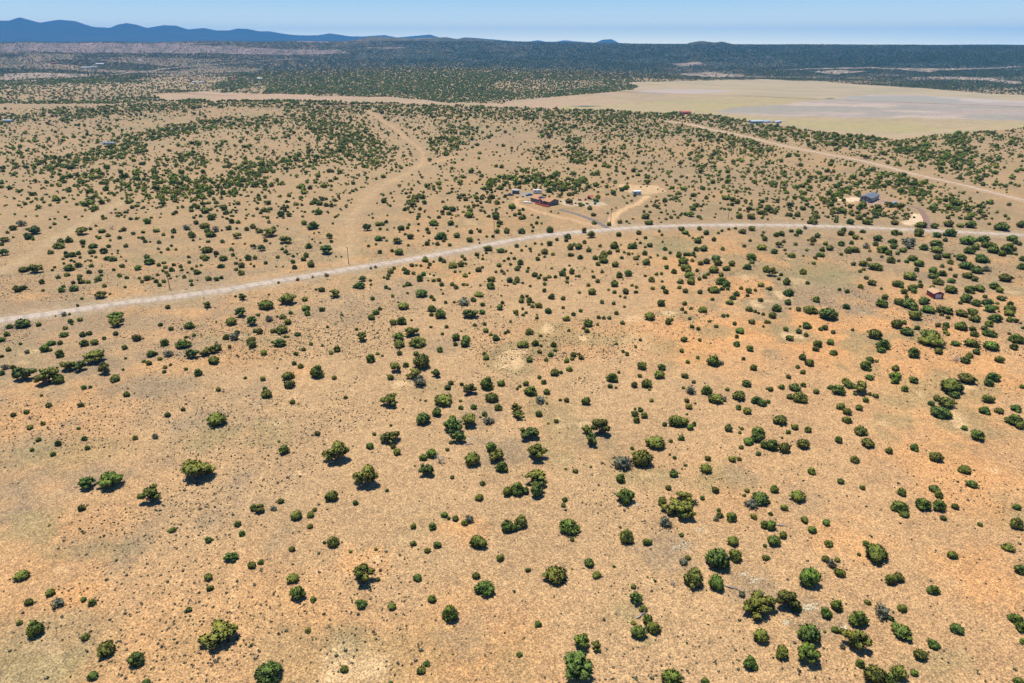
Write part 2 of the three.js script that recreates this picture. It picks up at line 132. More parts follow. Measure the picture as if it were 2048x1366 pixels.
[1024,440,`78,86,66,46 155,35,26 170,55,26 196,18,36 235,24,24 165,86,26 302,72,64,54 660,18,46,34 776,28,42 865,10,40 918,8,26 938,25,18 1095,15,72,40 1195,15,20 447,128,62,46 434,158,38 575,75,48,50,t 632,108,70,64,t 360,153,32 300,182,54 185,184,28 237,190,26 38,203,40 113,207,24 145,226,30 150,246,24 78,239,28 260,248,62,50 328,268,36 218,273,28 208,307,42 261,290,28 467,213,58 535,206,70,54 495,190,30 578,172,38 614,236,46 703,202,36 853,110,48 1013,97,46 1069,138,34 1002,153,20 820,200,72,60 845,240,40 872,195,20 957,204,82,46 985,180,24 1026,180,28 1104,198,46 1066,213,26 1226,227,38 1062,260,50 900,255,28 933,266,36 963,266,20 878,298,34 990,302,54,32 1013,285,28 1107,295,28 1167,280,24 1265,259,32 1222,302,44,28 467,273,44 488,276,24 543,294,46 665,298,52,40 740,265,70,50 725,295,70,50 780,255,44 735,320,75,50 690,347,44 826,350,60 1077,330,68,58 1006,350,20 1238,373,44 1296,408,50 1357,67,50 1388,95,60,30 1502,65,40 1556,98,50 1650,100,28 1680,82,30 1733,70,28 1788,63,28 1843,88,66,42 1920,62,56 2012,95,28 2005,120,30 2025,145,50,44 1178,86,28 1200,115,28 1207,172,22 1418,122,24 1490,158,66,54 1445,140,24 1522,134,26 1615,150,40,54 1905,161,30 1857,203,34 1998,213,80,50 1686,226,40 1480,228,48 1535,222,68,52 1335,275,54,66 1370,320,90,54 1383,270,40 1415,272,40 1450,268,44 1465,290,24 1445,320,36 1507,340,48 1556,325,58 1632,298,76,48 1645,335,72,56 1760,343,54,58 1922,290,86,60 1918,330,44 1880,370,70,50 1717,382,70,40 1615,392,80,62 1390,375,90,60 1340,358,28 1412,400,60,40 1415,435,84,46 1435,480,72,70 1480,400,34 1498,467,36 1345,487,60,44 1340,535,36 1388,563,48 1208,535,40 1232,568,50 1127,541,38 1117,470,60 1200,488,26 1065,444,28 1157,430,32 1197,425,32 935,420,70,58 860,435,60 818,505,66 722,409,36 644,408,26 685,485,42 652,450,36 610,516,36 640,568,68,58 540,576,28 406,422,62 420,392,32 478,408,52,52 442,458,38 440,492,34 513,448,24 538,445,32 316,382,26 459,361,22 180,432,56,42 213,457,36 230,437,26 265,465,44 298,450,36 347,450,34 260,507,36 259,560,40 130,380,28 120,405,34 68,333,56,48 40,385,48 17,303,34 60,370,30 145,525,28 85,500,26 40,480,50 20,500,36 40,460,36 315,607,56,52 409,621,42 80,610,40 120,605,32 75,640,50 138,638,54 135,670,32 165,688,40 213,678,60,50 168,655,26 290,722,60,50 410,697,32 30,730,46 40,752,30 88,755,32 112,738,30 85,707,28 198,778,36 200,755,20 490,749,40 548,722,36 433,782,68,50 608,820,86,62 685,833,28 575,862,32 600,882,46 454,880,30 142,890,76,56 229,921,30 692,773,40 736,780,36 779,778,38 719,652,40 812,661,38 900,690,26 837,741,40 883,818,40 903,615,32 865,606,24 910,565,54,54 820,572,38 772,555,24 960,518,30 995,532,34 992,571,40,28 1193,660,68,60 1104,765,84,70 1250,808,60 1277,793,34 1383,662,44 1361,710,34 1389,735,30 1432,703,32 1528,712,78,50 1420,784,32 1440,848,40 1492,865,38 1635,846,36 1580,806,30 1600,630,36,28 1690,762,38 1725,762,32 1783,824,40 1740,655,64,40 1770,617,54,38 1795,587,58,42 1835,541,38 1895,560,54,50 1947,557,32 1884,600,32 1990,635,48,36 1992,514,56,40 1900,708,56,48 1943,728,34 1973,742,26 2010,750,32 1920,810,54 1822,883,76,50 1798,927,38 2012,848,24 2035,810,40 1378,950,54 1502,955,34 1026,955,30 1544,449,44 1570,427,34 1675,433,44 1680,482,100,60 1710,508,66 1505,570,46 1620,555,90,46 1683,545,40 1728,545,36 2035,390,60,80 2040,545,24 1583,552,40`],
[1536,440,`360,8,90,40 795,10,84,40 1015,15,64,44 660,8,60 1230,33,86,54 1335,43,58 1450,25,74,60 1540,40,60,34 1625,30,90,64 1870,47,120,64 2025,30,64,70 1770,27,30 545,5,40 300,58,40,30,s 187,84,42,28 66,115,46 113,105,54 252,88,60,46 228,117,40,26 395,121,48 365,152,56 322,158,24 582,100,60,48 608,72,44 670,102,50 702,133,50 748,145,26 760,87,50,28 880,140,76,54 1015,97,66,48 1063,104,38 1210,92,80,78 1357,116,66,48 1452,96,94,68 1597,157,125,70 1722,146,100,52 1956,142,78,58 1982,174,44 2012,187,40 92,188,58,56,t 127,168,36 222,188,36 354,188,40,26 50,246,60,44 137,237,28 312,236,30 192,278,62,46 281,284,22 143,267,20 435,232,46 498,220,66,46 460,185,40 585,184,58,44 668,178,40 640,238,62,66 690,232,80,52 585,270,32 420,274,70,36 378,297,36 787,205,66,48,s 815,244,28 860,185,48,46 997,165,70,44 1005,205,60,50 920,232,100,52 968,258,64,46 1130,165,110,60,s 1130,205,80,50,s 1085,237,68,42 1036,262,40 1253,214,66,54 1352,185,100,60 1418,155,42 1352,233,92,58 1618,240,82,60 1660,210,72,56 1765,195,100,52 1810,235,96,60 1920,225,104,86 1875,262,60 1970,228,46 1985,270,30 1355,290,66,52 1428,278,70,50 1460,330,54 1548,295,90,60 1495,285,24 1720,305,108,72 1590,358,110,68 1675,395,94,64 1755,388,80,44,s 2035,305,50,60 2030,368,64 984,312,74,64 1045,322,32 1155,300,86,52 1112,325,42 1212,340,86,58 1190,391,46 910,290,28 812,310,50,32 764,343,62 858,367,108,62 686,348,40 767,390,34 737,406,34 367,340,36 280,408,60 103,433,34 87,467,32 30,400,85,100,t 150,490,66,58 163,573,84,64 18,544,44 318,500,36 390,632,60 162,652,58 68,700,82,62 175,706,24 245,708,46 340,712,114,68 37,757,66 485,742,148,104 628,687,58 835,498,68,50 788,457,40 740,525,50 571,551,32 634,565,42 907,546,26 936,611,56 910,661,106,68 1137,443,106,68 1320,398,68,56 1388,423,72,50 1320,443,80,46 1370,488,96,54 1397,365,38 1460,388,36 1498,443,38 1467,480,66,44 1600,440,88,52 1655,467,54 1900,456,98,72 1813,522,82,60 1857,556,58 1700,543,92,56 1618,552,92,64 1316,530,44,30 1460,548,104,70 1040,505,84,60 1070,525,44 1155,535,84,60 1217,490,32 1220,522,48 1090,565,58 1172,565,50 1110,610,38 1055,650,90,60 1130,660,130,66 1165,690,90,60 1180,755,100,84 1250,638,86,60 1238,658,50 1285,712,104,62 1385,712,80,64 1445,722,88,62 1392,752,40 1440,773,38 1588,618,92,80 1668,658,82,60 1540,657,38 1552,740,94,60 1640,728,84,60 1655,782,94,60 1763,652,84,64 1737,607,38 1872,622,70,44 1780,706,88,64 1830,695,40 1835,662,30 1935,700,96,60 1935,738,78,56 1940,665,50 1820,775,100,72 1850,730,22 1935,793,56,44 1985,800,44,44 2022,822,22 1773,826,70,52 1735,862,52 1783,902,100,58 1657,905,76,52 1637,865,52 1548,845,100,70 1362,836,46 1427,835,58 1415,865,44 1420,893,38 1440,910,36 1110,885,104,70 1190,858,48 1030,825,90,80 1090,815,44 854,903,116,86 678,875,28 1310,920,150,110 1315,950,180,70 1635,945,110,56 1800,955,80 1933,905,30 1990,945,120,60 2040,860,30 315,840,78,58 257,847,24 245,886,50 308,915,42 143,868,46 523,892,40 422,868,40 455,855,56,46 175,938,66,50 397,960,54 500,960,60 5,812,34 1500,960,60 905,962,60`],
];
// ---- roads, tracks and fields (lines and outlines on the land) ---------------------------------------------------------
const ROAD = track('-260,676 -120,658 0,641 130,624 230,608 330,596 430,583 520,568 600,555 700,538 780,526 860,512 930,499 1000,485 1060,475 1140,466 1250,457 1350,452 1450,450 1560,450.5 1640,452 1720,455 1800,458.5 1880,462.5 1960,466 2048,470.5 2180,478 2330,487');
const SIDE_TRACK = track('1330,243 1375,248 1416,258 1498,275 1587,296 1660,310 1724,322 1806,343 1870,358 1929,371 2000,389 2048,401 2160,430');
const WASH = track('690,530 699,500 700,470 702,440 712,418 728,400 756,378 788,361 815,345 840,331 870,324 905,315');
const WASH_BRANCH = track('735,221 758,236 781,251 800,266 812,278 832,290 845,305 846,318 840,331');
const LEFT_TRACK = track('-60,560 0,545 50,517 80,498 107,480 140,464 175,442 205,424 246,402');
const FOOT_TRAIL = track('465,1300 466,1240 468,1174 478,1090 486,1034 505,985 528,940 545,910 557,882 562,860 569,842 585,805 600,770 607,748 612,732 624,702 629,680 645,660 662,640 676,615 690,590');
const FAR_ROAD = track('-100,175 0,167 60,162 130,156 200,151 260,145 320,139 380,133 450,127 520,122 590,118');
const HOUSE_DRIVE = track('1215,456 1205,450 1190,442 1170,434 1150,427 1120,419');
const YARD_LOOP = track('1196,455 1185,450 1160,444 1130,436 1100,429 1070,421 1050,415 1038,410 1031,403 1033,399 1042,398');
const SHED_DRIVE = track('1222,453 1222,444 1228,432 1240,422 1255,415 1272,409 1285,400 1292,393');
const RIDGE_DRIVE = track('1857,459 1853,443 1847,428 1838,418 1822,413 1800,409 1780,404 1765,402');
const BASIN = poly('300,188 420,184 560,187 640,193 760,194 900,205.5 1000,208 1030,200 1100,195 1180,188 1275,180 1285,173 1265,166 1350,163 1440,161 1520,158 1640,163 1750,171 1880,179 1980,188 2048,191 2300,198 2500,236 2048,256 1900,268 1800,280 1700,270 1600,259 1500,243 1430,231 1374,226 1306,226 1187,220 1067,216 930,211 800,209 640,202 420,203 330,200');
const DRY_LAKE = poly('1430,223 1500,214 1590,205 1680,197 1750,189 1850,190 1960,197 2048,203 2300,212 2300,244 2048,242 1900,238 1760,236 1600,233 1500,231');
const PALE_SPIT = poly('1280,183 1350,178 1440,180 1470,183 1400,188 1300,188');
const GREEN_RIM = poly('1120,212 1300,204 1430,197 1560,196 1640,199 1500,212 1430,222 1480,233 1600,240 1800,243 2048,247 2048,256 1850,262 1700,262 1560,247 1330,236 1150,228');
const POND = poly('1145,212 1175,210.5 1208,212 1175,214');
const DARK_SPOT = poly('1644,197 1658,195.8 1672,197 1658,198.4');
const FIELDS = ['1340,127 1380,125 1411,130 1380,132', '1520,139.5 1640,136 1800,136 1900,137 2048,132 2048,134.5 1980,137 1880,141 1850,145 1790,139 1640,138.5', '1605,143 1660,140.5 1740,144 1665,149.5', '1800,155 1880,153 1960,155 2048,165 2048,170 1960,161', '1370,147 1430,145 1480,151 1440,156 1380,152', '0,87 200,85 300,87 420,93 560,97 680,100 700,107 560,109 300,106 100,104 0,105', '0,148 120,147 200,150 130,155 0,160', '310,87 400,86 415,88 330,90', '400,95 450,90 490,93 470,97', '700,98 790,95 830,96 790,99', '500,80 560,80 560,81.5 510,81.5', '590,84 680,82 660,85'].map(poly);
const MID_HILL = poly('480,190 470,150 520,124 700,120 900,119 1100,120 1250,126 1280,150 1275,175 1180,186 1100,193 1000,207 900,203 760,190 640,188');
const SOIL_GAPS = poly('960,178 1000,164 1080,158 1150,162 1200,160 1210,172 1120,182 1030,184');
const WEST_LINE = poly('-200,112 0,106 450,108 480,125 470,150 480,190 300,188 250,215 130,235 -200,250');

// ---- materials of the land ------------------------------------------------------------------------------------------------
function dataTexture(n, fill, srgb = true) {
  const d = new Uint8Array(n * n * 4);
  for (let j = 0; j < n; j++) for (let i = 0; i < n; i++) { const c = fill(i, j), k = (j * n + i) * 4; d[k] = c[0]; d[k + 1] = c[1]; d[k + 2] = c[2]; d[k + 3] = 255; }
  const t = new THREE.DataTexture(d, n, n); t.wrapS = t.wrapT = THREE.RepeatWrapping; t.magFilter = THREE.LinearFilter; t.minFilter = THREE.LinearMipmapLinearFilter; t.generateMipmaps = true;
  if (srgb) t.colorSpace = THREE.SRGBColorSpace; t.needsUpdate = true; return t;
}
const wrapNoise = (n, cell, s) => { const m = Math.round(n / cell); return (i, j) => { const x = i / cell, y = j / cell, xi = Math.floor(x), yi = Math.floor(y), u = x - xi, v = y - yi, a = u * u * (3 - 2 * u), b = v * v * (3 - 2 * v), q = (p, r) => hash2((p % m) + s * 131, (r % m) + s * 977); return lerp(lerp(q(xi, yi), q(xi + 1, yi), a), lerp(q(xi, yi + 1), q(xi + 1, yi + 1), a), b); }; };
const SOIL_N = 2048, SOIL_M = 96;               // 96 m of ground a tile
const soilHeight = new Float32Array(SOIL_N * SOIL_N);
const soilMap = (() => {
  const w = [[4, 1], [8, 2], [16, 3], [32, 4], [128, 5], [256, 6]].map(([c, s]) => wrapNoise(SOIL_N, c, s));
  const g = new Float32Array(SOIL_N * SOIL_N);  // dry bunch grass and pebbles, stamped one by one
  const stamp = (x, y, rad, v) => { const R = Math.ceil(rad); for (let b = -R; b <= R; b++) for (let a = -R; a <= R; a++) { const q = 1 - Math.hypot(a, b) / rad; if (q > 0) { const k = ((y + b + SOIL_N) % SOIL_N) * SOIL_N + (x + a + SOIL_N) % SOIL_N; g[k] = Math.abs(v) > Math.abs(g[k]) ? v * Math.min(1, q * 1.6) : g[k]; } } };
  for (let i = 0; i < 46000; i++) { const x = rnd() * SOIL_N | 0, y = rnd() * SOIL_N | 0; if (w[4](x, y) * 0.6 + w[3](x, y) * 0.5 < rr(0.25, 0.75)) continue; stamp(x, y, rr(1.6, 4.2), rnd() < 0.62 ? -rr(0.3, 1) : rr(0.25, 0.8)); }
  return dataTexture(SOIL_N, (i, j) => {
    const k = j * SOIL_N + i, f = w[0](i, j) * 0.74 + w[1](i, j) * 0.2 + w[2](i, j) * 0.06, m = w[3](i, j) * 0.5 + w[4](i, j) * 0.3 + w[5](i, j) * 0.2;
    const s = 0.70 + 0.52 * (f - 0.5) + 0.16 * (m - 0.5);
    let r = s, gg = s * 0.985, b = s * 0.96; const q = g[k];
    if (q < 0) { r = lerp(r, 0.42, -q * 0.5); gg = lerp(gg, 0.44, -q * 0.5); b = lerp(b, 0.42, -q * 0.5); }
    if (q > 0) { r = lerp(r, 0.86, q * 0.6); gg = lerp(gg, 0.86, q * 0.6); b = lerp(b, 0.82, q * 0.6); }
    soilHeight[k] = clamp(f * 0.6 + 0.2 + Math.abs(q) * 0.35, 0, 1);
    return [r * 255, gg * 255, b * 255];
  });
})();
const soilBump = dataTexture(SOIL_N, (i, j) => { const v = soilHeight[j * SOIL_N + i] * 255; return [v, v, v]; }, false);
const soil = new THREE.MeshStandardMaterial({ color: 0xffffff, map: soilMap, bumpMap: soilBump, bumpScale: 0.16, roughness: 0.95, vertexColors: true });
const farLand = new THREE.MeshStandardMaterial({ color: 0xffffff, roughness: 1, vertexColors: true });

// colours of soil, dry grass and growth by place; the tile above averages about 0.43 in linear light, so these are divided by that
const mixc = (a, b, t) => [lerp(a[0], b[0], t), lerp(a[1], b[1], t), lerp(a[2], b[2], t)];
const ORANGE = [0.49, 0.255, 0.096], TAN = [0.375, 0.242, 0.118], GREY = [0.235, 0.172, 0.10], OLIVE = [0.225, 0.186, 0.082], PALE = [0.60, 0.41, 0.215], STRAW = [0.41, 0.29, 0.13];
const WOOD = [0.046, 0.056, 0.026];
function landColour(x, z, r) {
  const n1 = fbm(x / 46 + 3, z / 46, 4), n2 = fbm(x / 150, z / 150 + 40, 3), n3 = fbm(x / 13 + 90, z / 13, 3), n4 = fbm(x / 400 + 9, z / 400, 2);
  let c = mixc(TAN, ORANGE, clamp(sstep(0.38, 0.66, n1 * 0.6 + n2 * 0.4) + 0.35 * sstep(10, 120, x) * sstep(420, 60, r), 0, 1));
  c = mixc(c, GREY, 0.85 * sstep(0.47, 0.64, n2 * 0.6 + n3 * 0.4));
  c = mixc(c, OLIVE, 0.6 * sstep(0.55, 0.68, n3 * 0.4 + n1 * 0.6) * (r < 140 ? 0.7 : 1));
  c = mixc(c, PALE, 0.75 * sstep(0.70, 0.80, n3 * 0.75 + n1 * 0.25));
  c = mixc(c, [0.285, 0.196, 0.093], 0.7 * sstep(240, 480, r));
  c = mixc(c, [0.32, 0.218, 0.108], 0.55 * sstep(30, -120, x) * sstep(0.3, 0.6, n4 * 0.5 + n1 * 0.5));
  c = mixc(c, OLIVE, 0.4 * sstep(500, 1100, r) * sstep(0.45, 0.65, n1));
  return c;
}
const wob = (x, z, r, k) => [x + (fbm(x / (r * 0.03 + 4), z / (r * 0.03 + 4), 2) - 0.5) * r * k, z + (fbm(x / (r * 0.03 + 4) + 71, z / (r * 0.03 + 4), 2) - 0.5) * r * k];
const STROKES = [[WASH, 10, PALE, 0.08, 0], [WASH, 3, [0.48, 0.32, 0.17], 0.26, 0], [WASH_BRANCH, 3, [0.50, 0.30, 0.16], 0.4, 0], [LEFT_TRACK, 6, [0.38, 0.28, 0.15], 0.5, 0], [FOOT_TRAIL, 0.7, [0.52, 0.34, 0.17], 0.28, 0], [YARD_LOOP, 3, [0.47, 0.29, 0.15], 0.9, 0], [SHED_DRIVE, 3.4, [0.55, 0.36, 0.18], 0.85, 0], [ROAD, 11, [0.33, 0.25, 0.155], 0.75, 1], [SIDE_TRACK, 7, [0.40, 0.29, 0.16], 0.5, 0]]
  .map((s) => { const b = new THREE.Box3().setFromPoints(s[0]).expandByScalar(s[1] * 2); return [...s, b]; });
const YARD_PATCHES = [['1660,392 1725,396 1735,402 1700,404 1670,399', [0.62, 0.47, 0.30]], ['1730,398 1780,398 1800,404 1790,414 1750,410 1725,406', [0.33, 0.21, 0.15]], ['1818,424 1845,430 1845,446 1820,452 1800,448 1822,436', [0.62, 0.46, 0.29]], ['1040,384 1062,386 1064,394 1040,397', [0.27, 0.24, 0.21]], ['1100,398 1180,404 1200,402 1215,410 1180,414 1130,412', [0.42, 0.33, 0.22]], ['1240,370 1310,372 1330,384 1290,390 1240,382', [0.50, 0.34, 0.18]]].map(([s, c]) => [poly(s), c]);
const PATCHES = [[1650, 545, 70, 30, OLIVE, 0.7], [1345, 487, 60, 22, OLIVE, 0.8], [1600, 500, 60, 16, GREY, 0.6], [1880, 640, 40, 14, GREY, 0.4], [690, 615, 70, 40, GREY, 0.5], [820, 580, 70, 40, GREY, 0.55], [1000, 900, 70, 40, GREY, 0.7], [960, 830, 60, 30, GREY, 0.55], [1180, 880, 50, 30, GREY, 0.45], [1330, 1100, 70, 40, GREY, 0.7], [1290, 1280, 26, 14, OLIVE, 0.7], [1250, 1220, 40, 26, OLIVE, 0.5], [430, 870, 90, 36, OLIVE, 0.55], [540, 860, 60, 40, OLIVE, 0.5], [140, 900, 130, 40, OLIVE, 0.45], [60, 1050, 90, 50, OLIVE, 0.6], [180, 1100, 110, 30, OLIVE, 0.4], [60, 1330, 140, 50, OLIVE, 0.55], [700, 1290, 60, 40, OLIVE, 0.45], [940, 1260, 70, 50, GREY, 0.4], [1480, 950, 40, 26, GREY, 0.5], [1790, 840, 50, 26, OLIVE, 0.55], [1520, 1180, 70, 40, GREY, 0.6], [1640, 1240, 90, 50, GREY, 0.5], [1880, 1330, 90, 40, OLIVE, 0.45], [1600, 1000, 60, 34, GREY, 0.35], [520, 640, 90, 26, GREY, 0.35], [100, 610, 160, 18, GREY, 0.6], [60, 560, 100, 20, GREY, 0.4], [300, 520, 60, 14, OLIVE, 0.5], [500, 780, 60, 26, GREY, 0.4], [880, 690, 60, 24, GREY, 0.5], [200, 730, 90, 24, GREY, 0.5], [370, 700, 70, 20, GREY, 0.45], [1270, 690, 60, 26, PALE, 0.24], [1980, 740, 80, 50, ORANGE, 0.8], [1900, 950, 130, 80, ORANGE, 0.7], [1960, 1150, 100, 80, ORANGE, 0.7], [1700, 1080, 90, 60, ORANGE, 0.5], [150, 1190, 60, 30, ORANGE, 0.6], [730, 1120, 60, 40, ORANGE, 0.5], [930, 1060, 60, 30, ORANGE, 0.5], [120, 1140, 24, 10, PALE, 0.36], [750, 1116, 16, 9, PALE, 0.42], [598, 946, 13, 7, PALE, 0.48], [555, 846, 18, 9, PALE, 0.42], [1040, 724, 22, 9, PALE, 0.54], [1765, 846, 18, 6, PALE, 0.48], [1985, 940, 18, 7, PALE, 0.48], [1270, 638, 26, 7, PALE, 0.42], [1490, 553, 22, 6, PALE, 0.48], [600, 745, 30, 20, ORANGE, 0.5]]
  .map(([px, py, rx, ry, c, k]) => { const p = ground(px, py), q = ground(px + rx, py), s = ground(px, py - ry), t = ground(px, py + ry); return [p.x, p.z, Math.abs(q.x - p.x), (t.z - s.z) / 2, c, k]; });
function landAt(x, z) {
  const r = Math.hypot(x, z);
  let c = landColour(x, z, r);
  if (r < 480) for (const [a, b, rx, rz, col, k] of PATCHES) { const u = (x - a) / rx, v = (z - b) / rz; if (u * u + v * v < 3) c = mixc(c, col, k * (1 - sstep(0.35, 1.15, Math.hypot(u, v) + (fbm(x / (rx * 0.35), z / (rx * 0.35), 3) - 0.5) * 1.3))); }
  for (const [line, w, col, k, , b] of STROKES) {
    if (x < b.min.x || x > b.max.x || z < b.min.z || z > b.max.z) continue;
    const d = nearTo(line, x, z); if (d < w * 1.6) c = mixc(c, col, k * (1 - sstep(w * 0.45, w, d + (noise(x / 3, z / 3) - 0.5) * w * 0.7)));
  }
  if (r > 380 && r < 620) { const [a, b] = wob(x, z, r, 0.012); for (const [pg, col] of YARD_PATCHES) if (inside(pg, a, b)) c = mixc(c, col, 0.85); }
  if (r > 650 && z < 0) {
    const [a, b] = wob(x, z, r, 0.03);
    let grown = 0;
    if (r > 2400) grown = lerp(lerp(0.4, 0.9, sstep(4000, 5600, r)), 1, sstep(-0.45, -0.12, x / r)) * sstep(2400, 4300, r) * lerp(0.72, 0.97, sstep(0.3, 0.62, fbm(x / 420, z / 700, 3) + 0.25 * sstep(-1500, 1200, x)));
    if (inside(BASIN, a, b)) {
      grown = 0;
      const lime = sstep(0.35, 0.6, fbm(a / 260, b / 130, 3));
      c = mixc(mixc([0.375, 0.255, 0.15], [0.35, 0.275, 0.145], sstep(-100, 700, x) * 0.8), [0.29, 0.235, 0.125], 0.6 * sstep(0.45, 0.62, fbm(a / 90 + 3, b / 60, 4)));
      if (inside(PALE_SPIT, a, b)) c = mixc(c, [0.37, 0.29, 0.23], 0.3 + 0.7 * lime);
      if (inside(GREEN_RIM, a, b)) c = mixc(c, [0.33, 0.28, 0.115], 0.4 + 0.35 * lime);
      if (inside(DRY_LAKE, a, b)) c = mixc(mixc([0.335, 0.27, 0.215], [0.275, 0.245, 0.19], lime), [0.44, 0.34, 0.265], 0.7 * sstep(0.54, 0.66, fbm(a / 200 + 5, b / 110, 3)));
      if (inside(POND, a, b) || inside(DARK_SPOT, a, b)) c = [0.10, 0.12, 0.06];
    } else for (const f of FIELDS) if (inside(f, a, b)) { grown = r > 4200 ? 0.36 : 0.2; c = mixc(c, r > 4200 ? [0.30, 0.21, 0.175] : [0.36, 0.265, 0.18], 0.8); break; }
    if (grown) { const q = fbm(x / (r * 0.004 + 6), z / (r * 0.008 + 8), 3); c = mixc(c, WOOD, clamp(grown + (q - 0.5) * (grown > 0.8 ? 0.45 : 0.9), 0, 1)); }
    if (r > 7600) c = mixc(WOOD, [0.07, 0.075, 0.05], fbm(x / 500, z / 500, 3));
  }
  return c;
}

// ---- the land itself: one heightfield in three rings --------------------------------------------------------------------
{
  const az = []; for (let i = 0; i <= 760; i++) az.push(-0.92 + 1.84 * i / 760);
  for (let i = 1; i < 64; i++) az.push(0.92 + (2 * Math.PI - 1.84) * i / 64);
  const rad = [0, 8, 16, 24, 32, 40]; for (let r = 46; r < 18600; r *= 1.0082) rad.push(r);
  const nA = az.length, AVG = 0.47;
  function ring(name, r0, r1, material, label, category) {
    const rows = rad.filter((r, k) => (rad[k + 1] ?? 1e9) > r0 && (rad[k - 1] ?? 0) < r1), n = rows.length * nA;
    const P = new Float32Array(n * 3), C = new Float32Array(n * 3), U = new Float32Array(n * 2), I = [];
    rows.forEach((r, j) => az.forEach((t, i) => {
      const k = j * nA + i, x = Math.sin(t) * r, z = -Math.cos(t) * r; P.set([x, height(x, z), z], k * 3); U.set([x / SOIL_M, z / SOIL_M], k * 2);
      const c = landAt(x, z), q = material === soil ? 1 / AVG : 1; C.set([c[0] * q, c[1] * q, c[2] * q], k * 3);
      if (j) { const i2 = (i + 1) % nA, a = (j - 1) * nA + i, b = (j - 1) * nA + i2, c2 = j * nA + i, d = j * nA + i2; I.push(a, b, c2, b, d, c2); }
    }));
    const g = new THREE.BufferGeometry(); g.setAttribute('position', new THREE.BufferAttribute(P, 3)); g.setAttribute('color', new THREE.BufferAttribute(C, 3)); g.setAttribute('uv', new THREE.BufferAttribute(U, 2)); g.setIndex(I); g.computeVertexNormals();
    const m = part(name, g, material, scene); m.receiveShadow = true; tag(m, label, category, null, 'structure');
  }
  ring('ground', 0, 2000, soil, 'orange tan rangeland soil with dry grass running down to a pale dry lake basin', 'ground');
  ring('hills', 2000, 7600, farLand, 'wooded plain and low dark forested hills beyond the dry lake', 'hills');
  ring('mountains', 7600, 18700, farLand, 'blue hazy mountain range along the horizon', 'mountains');
}

// ---- roads as built surfaces -----------------------------------------------------------------------------------------------
const gravelMap = (() => { const N = 512, w = [[2, 11], [6, 12], [24, 13], [96, 14]].map(([c, s]) => wrapNoise(N, c, s)); return dataTexture(N, (i, j) => { const v = 255 * clamp(0.80 + 0.26 * (w[0](i, j) - 0.5) + 0.2 * (w[1](i, j) - 0.5) + 0.16 * (w[2](i, j) - 0.5) + 0.14 * (w[3](i, j) - 0.5), 0, 1); return [v, v * 0.985, v * 0.97]; }); })();
const gravel = new THREE.MeshStandardMaterial({ color: 0xffffff, map: gravelMap, bumpMap: gravelMap, bumpScale: 0.03, roughness: 0.95, vertexColors: true });
function strip(name, line, width, colour, edge, ruts, label, lift = 0.2) {
  const curve = new THREE.CatmullRomCurve3(line.map((p) => new THREE.Vector3(p.x, 0, p.z)), false, 'centripetal'), L = curve.getLength(), n = Math.ceil(L / 3), A = 13, P = [], C = [], U = [], I = [];
  for (let j = 0; j <= n; j++) {
    const u = j / n, p = curve.getPointAt(u), t = curve.getTangentAt(u), sx = -t.z, sz = t.x;
    for (let i = 0; i < A; i++) {
      const s = (i / (A - 1) - 0.5) * 2, wv = width * (1 + (noise(j * 0.11, i > 6 ? 9 : 3) - 0.5) * 0.22) / 2, x = p.x + sx * s * wv, z = p.z + sz * s * wv, e = Math.abs(s);
      P.push(x, height(x, z) + lerp(lift, -0.12, Math.pow(e, 3)), z); U.push(s * wv / 6, j * L / n / 6);
      const rut = ruts * Math.max(Math.exp(-Math.pow((e - 0.32) / 0.13, 2)), 0.25 * Math.exp(-Math.pow(e / 0.1, 2))), q = 0.9 + 0.2 * fbm(x / 5, z / 5, 2);
      const c = mixc(mixc(colour, edge, sstep(0.55, 1, e + (fbm(x / 3, z / 3, 3) - 0.5) * 1.1)), [0.86, 0.74, 0.62], rut * 0.6); C.push(c[0] * q, c[1] * q, c[2] * q);
      if (j && i) { const a = (j - 1) * A + i - 1; I.push(a, a + A, a + 1, a + 1, a + A, a + A + 1); }
    }
  }
  const g = new THREE.BufferGeometry(); g.setAttribute('position', new THREE.Float32BufferAttribute(P, 3)); g.setAttribute('color', new THREE.Float32BufferAttribute(C, 3)); g.setAttribute('uv', new THREE.Float32BufferAttribute(U, 2)); g.setIndex(I); g.computeVertexNormals();
  const m = part(numbered(name), g, gravel, scene); return tag(m, label, 'road', null, 'structure');
}
strip('gravel_road', ROAD, 8.4, [0.60, 0.49, 0.375], [0.42, 0.32, 0.22], 0.6, 'pale graded gravel road crossing the whole rangeland');
strip('dirt_road', SIDE_TRACK, 6.5, [0.66, 0.48, 0.33], [0.50, 0.36, 0.23], 0.3, 'narrow pinkish dirt road slanting down from the ridge houses', 0.45);
strip('dirt_road', FAR_ROAD, 14, [0.52, 0.40, 0.26], [0.42, 0.32, 0.2], 0, 'thin tan dirt road on the distant plain', 0.4);
strip('driveway', HOUSE_DRIVE, 4.5, [0.24, 0.21, 0.19], [0.28, 0.22, 0.16], 0, 'grey driveway from the gravel road to the brown house', 0.1);
strip('driveway', RIDGE_DRIVE, 5, [0.34, 0.21, 0.15], [0.40, 0.27, 0.17], 0, 'dark brown curved driveway to the grey house', 0.1);
console.log('land done');
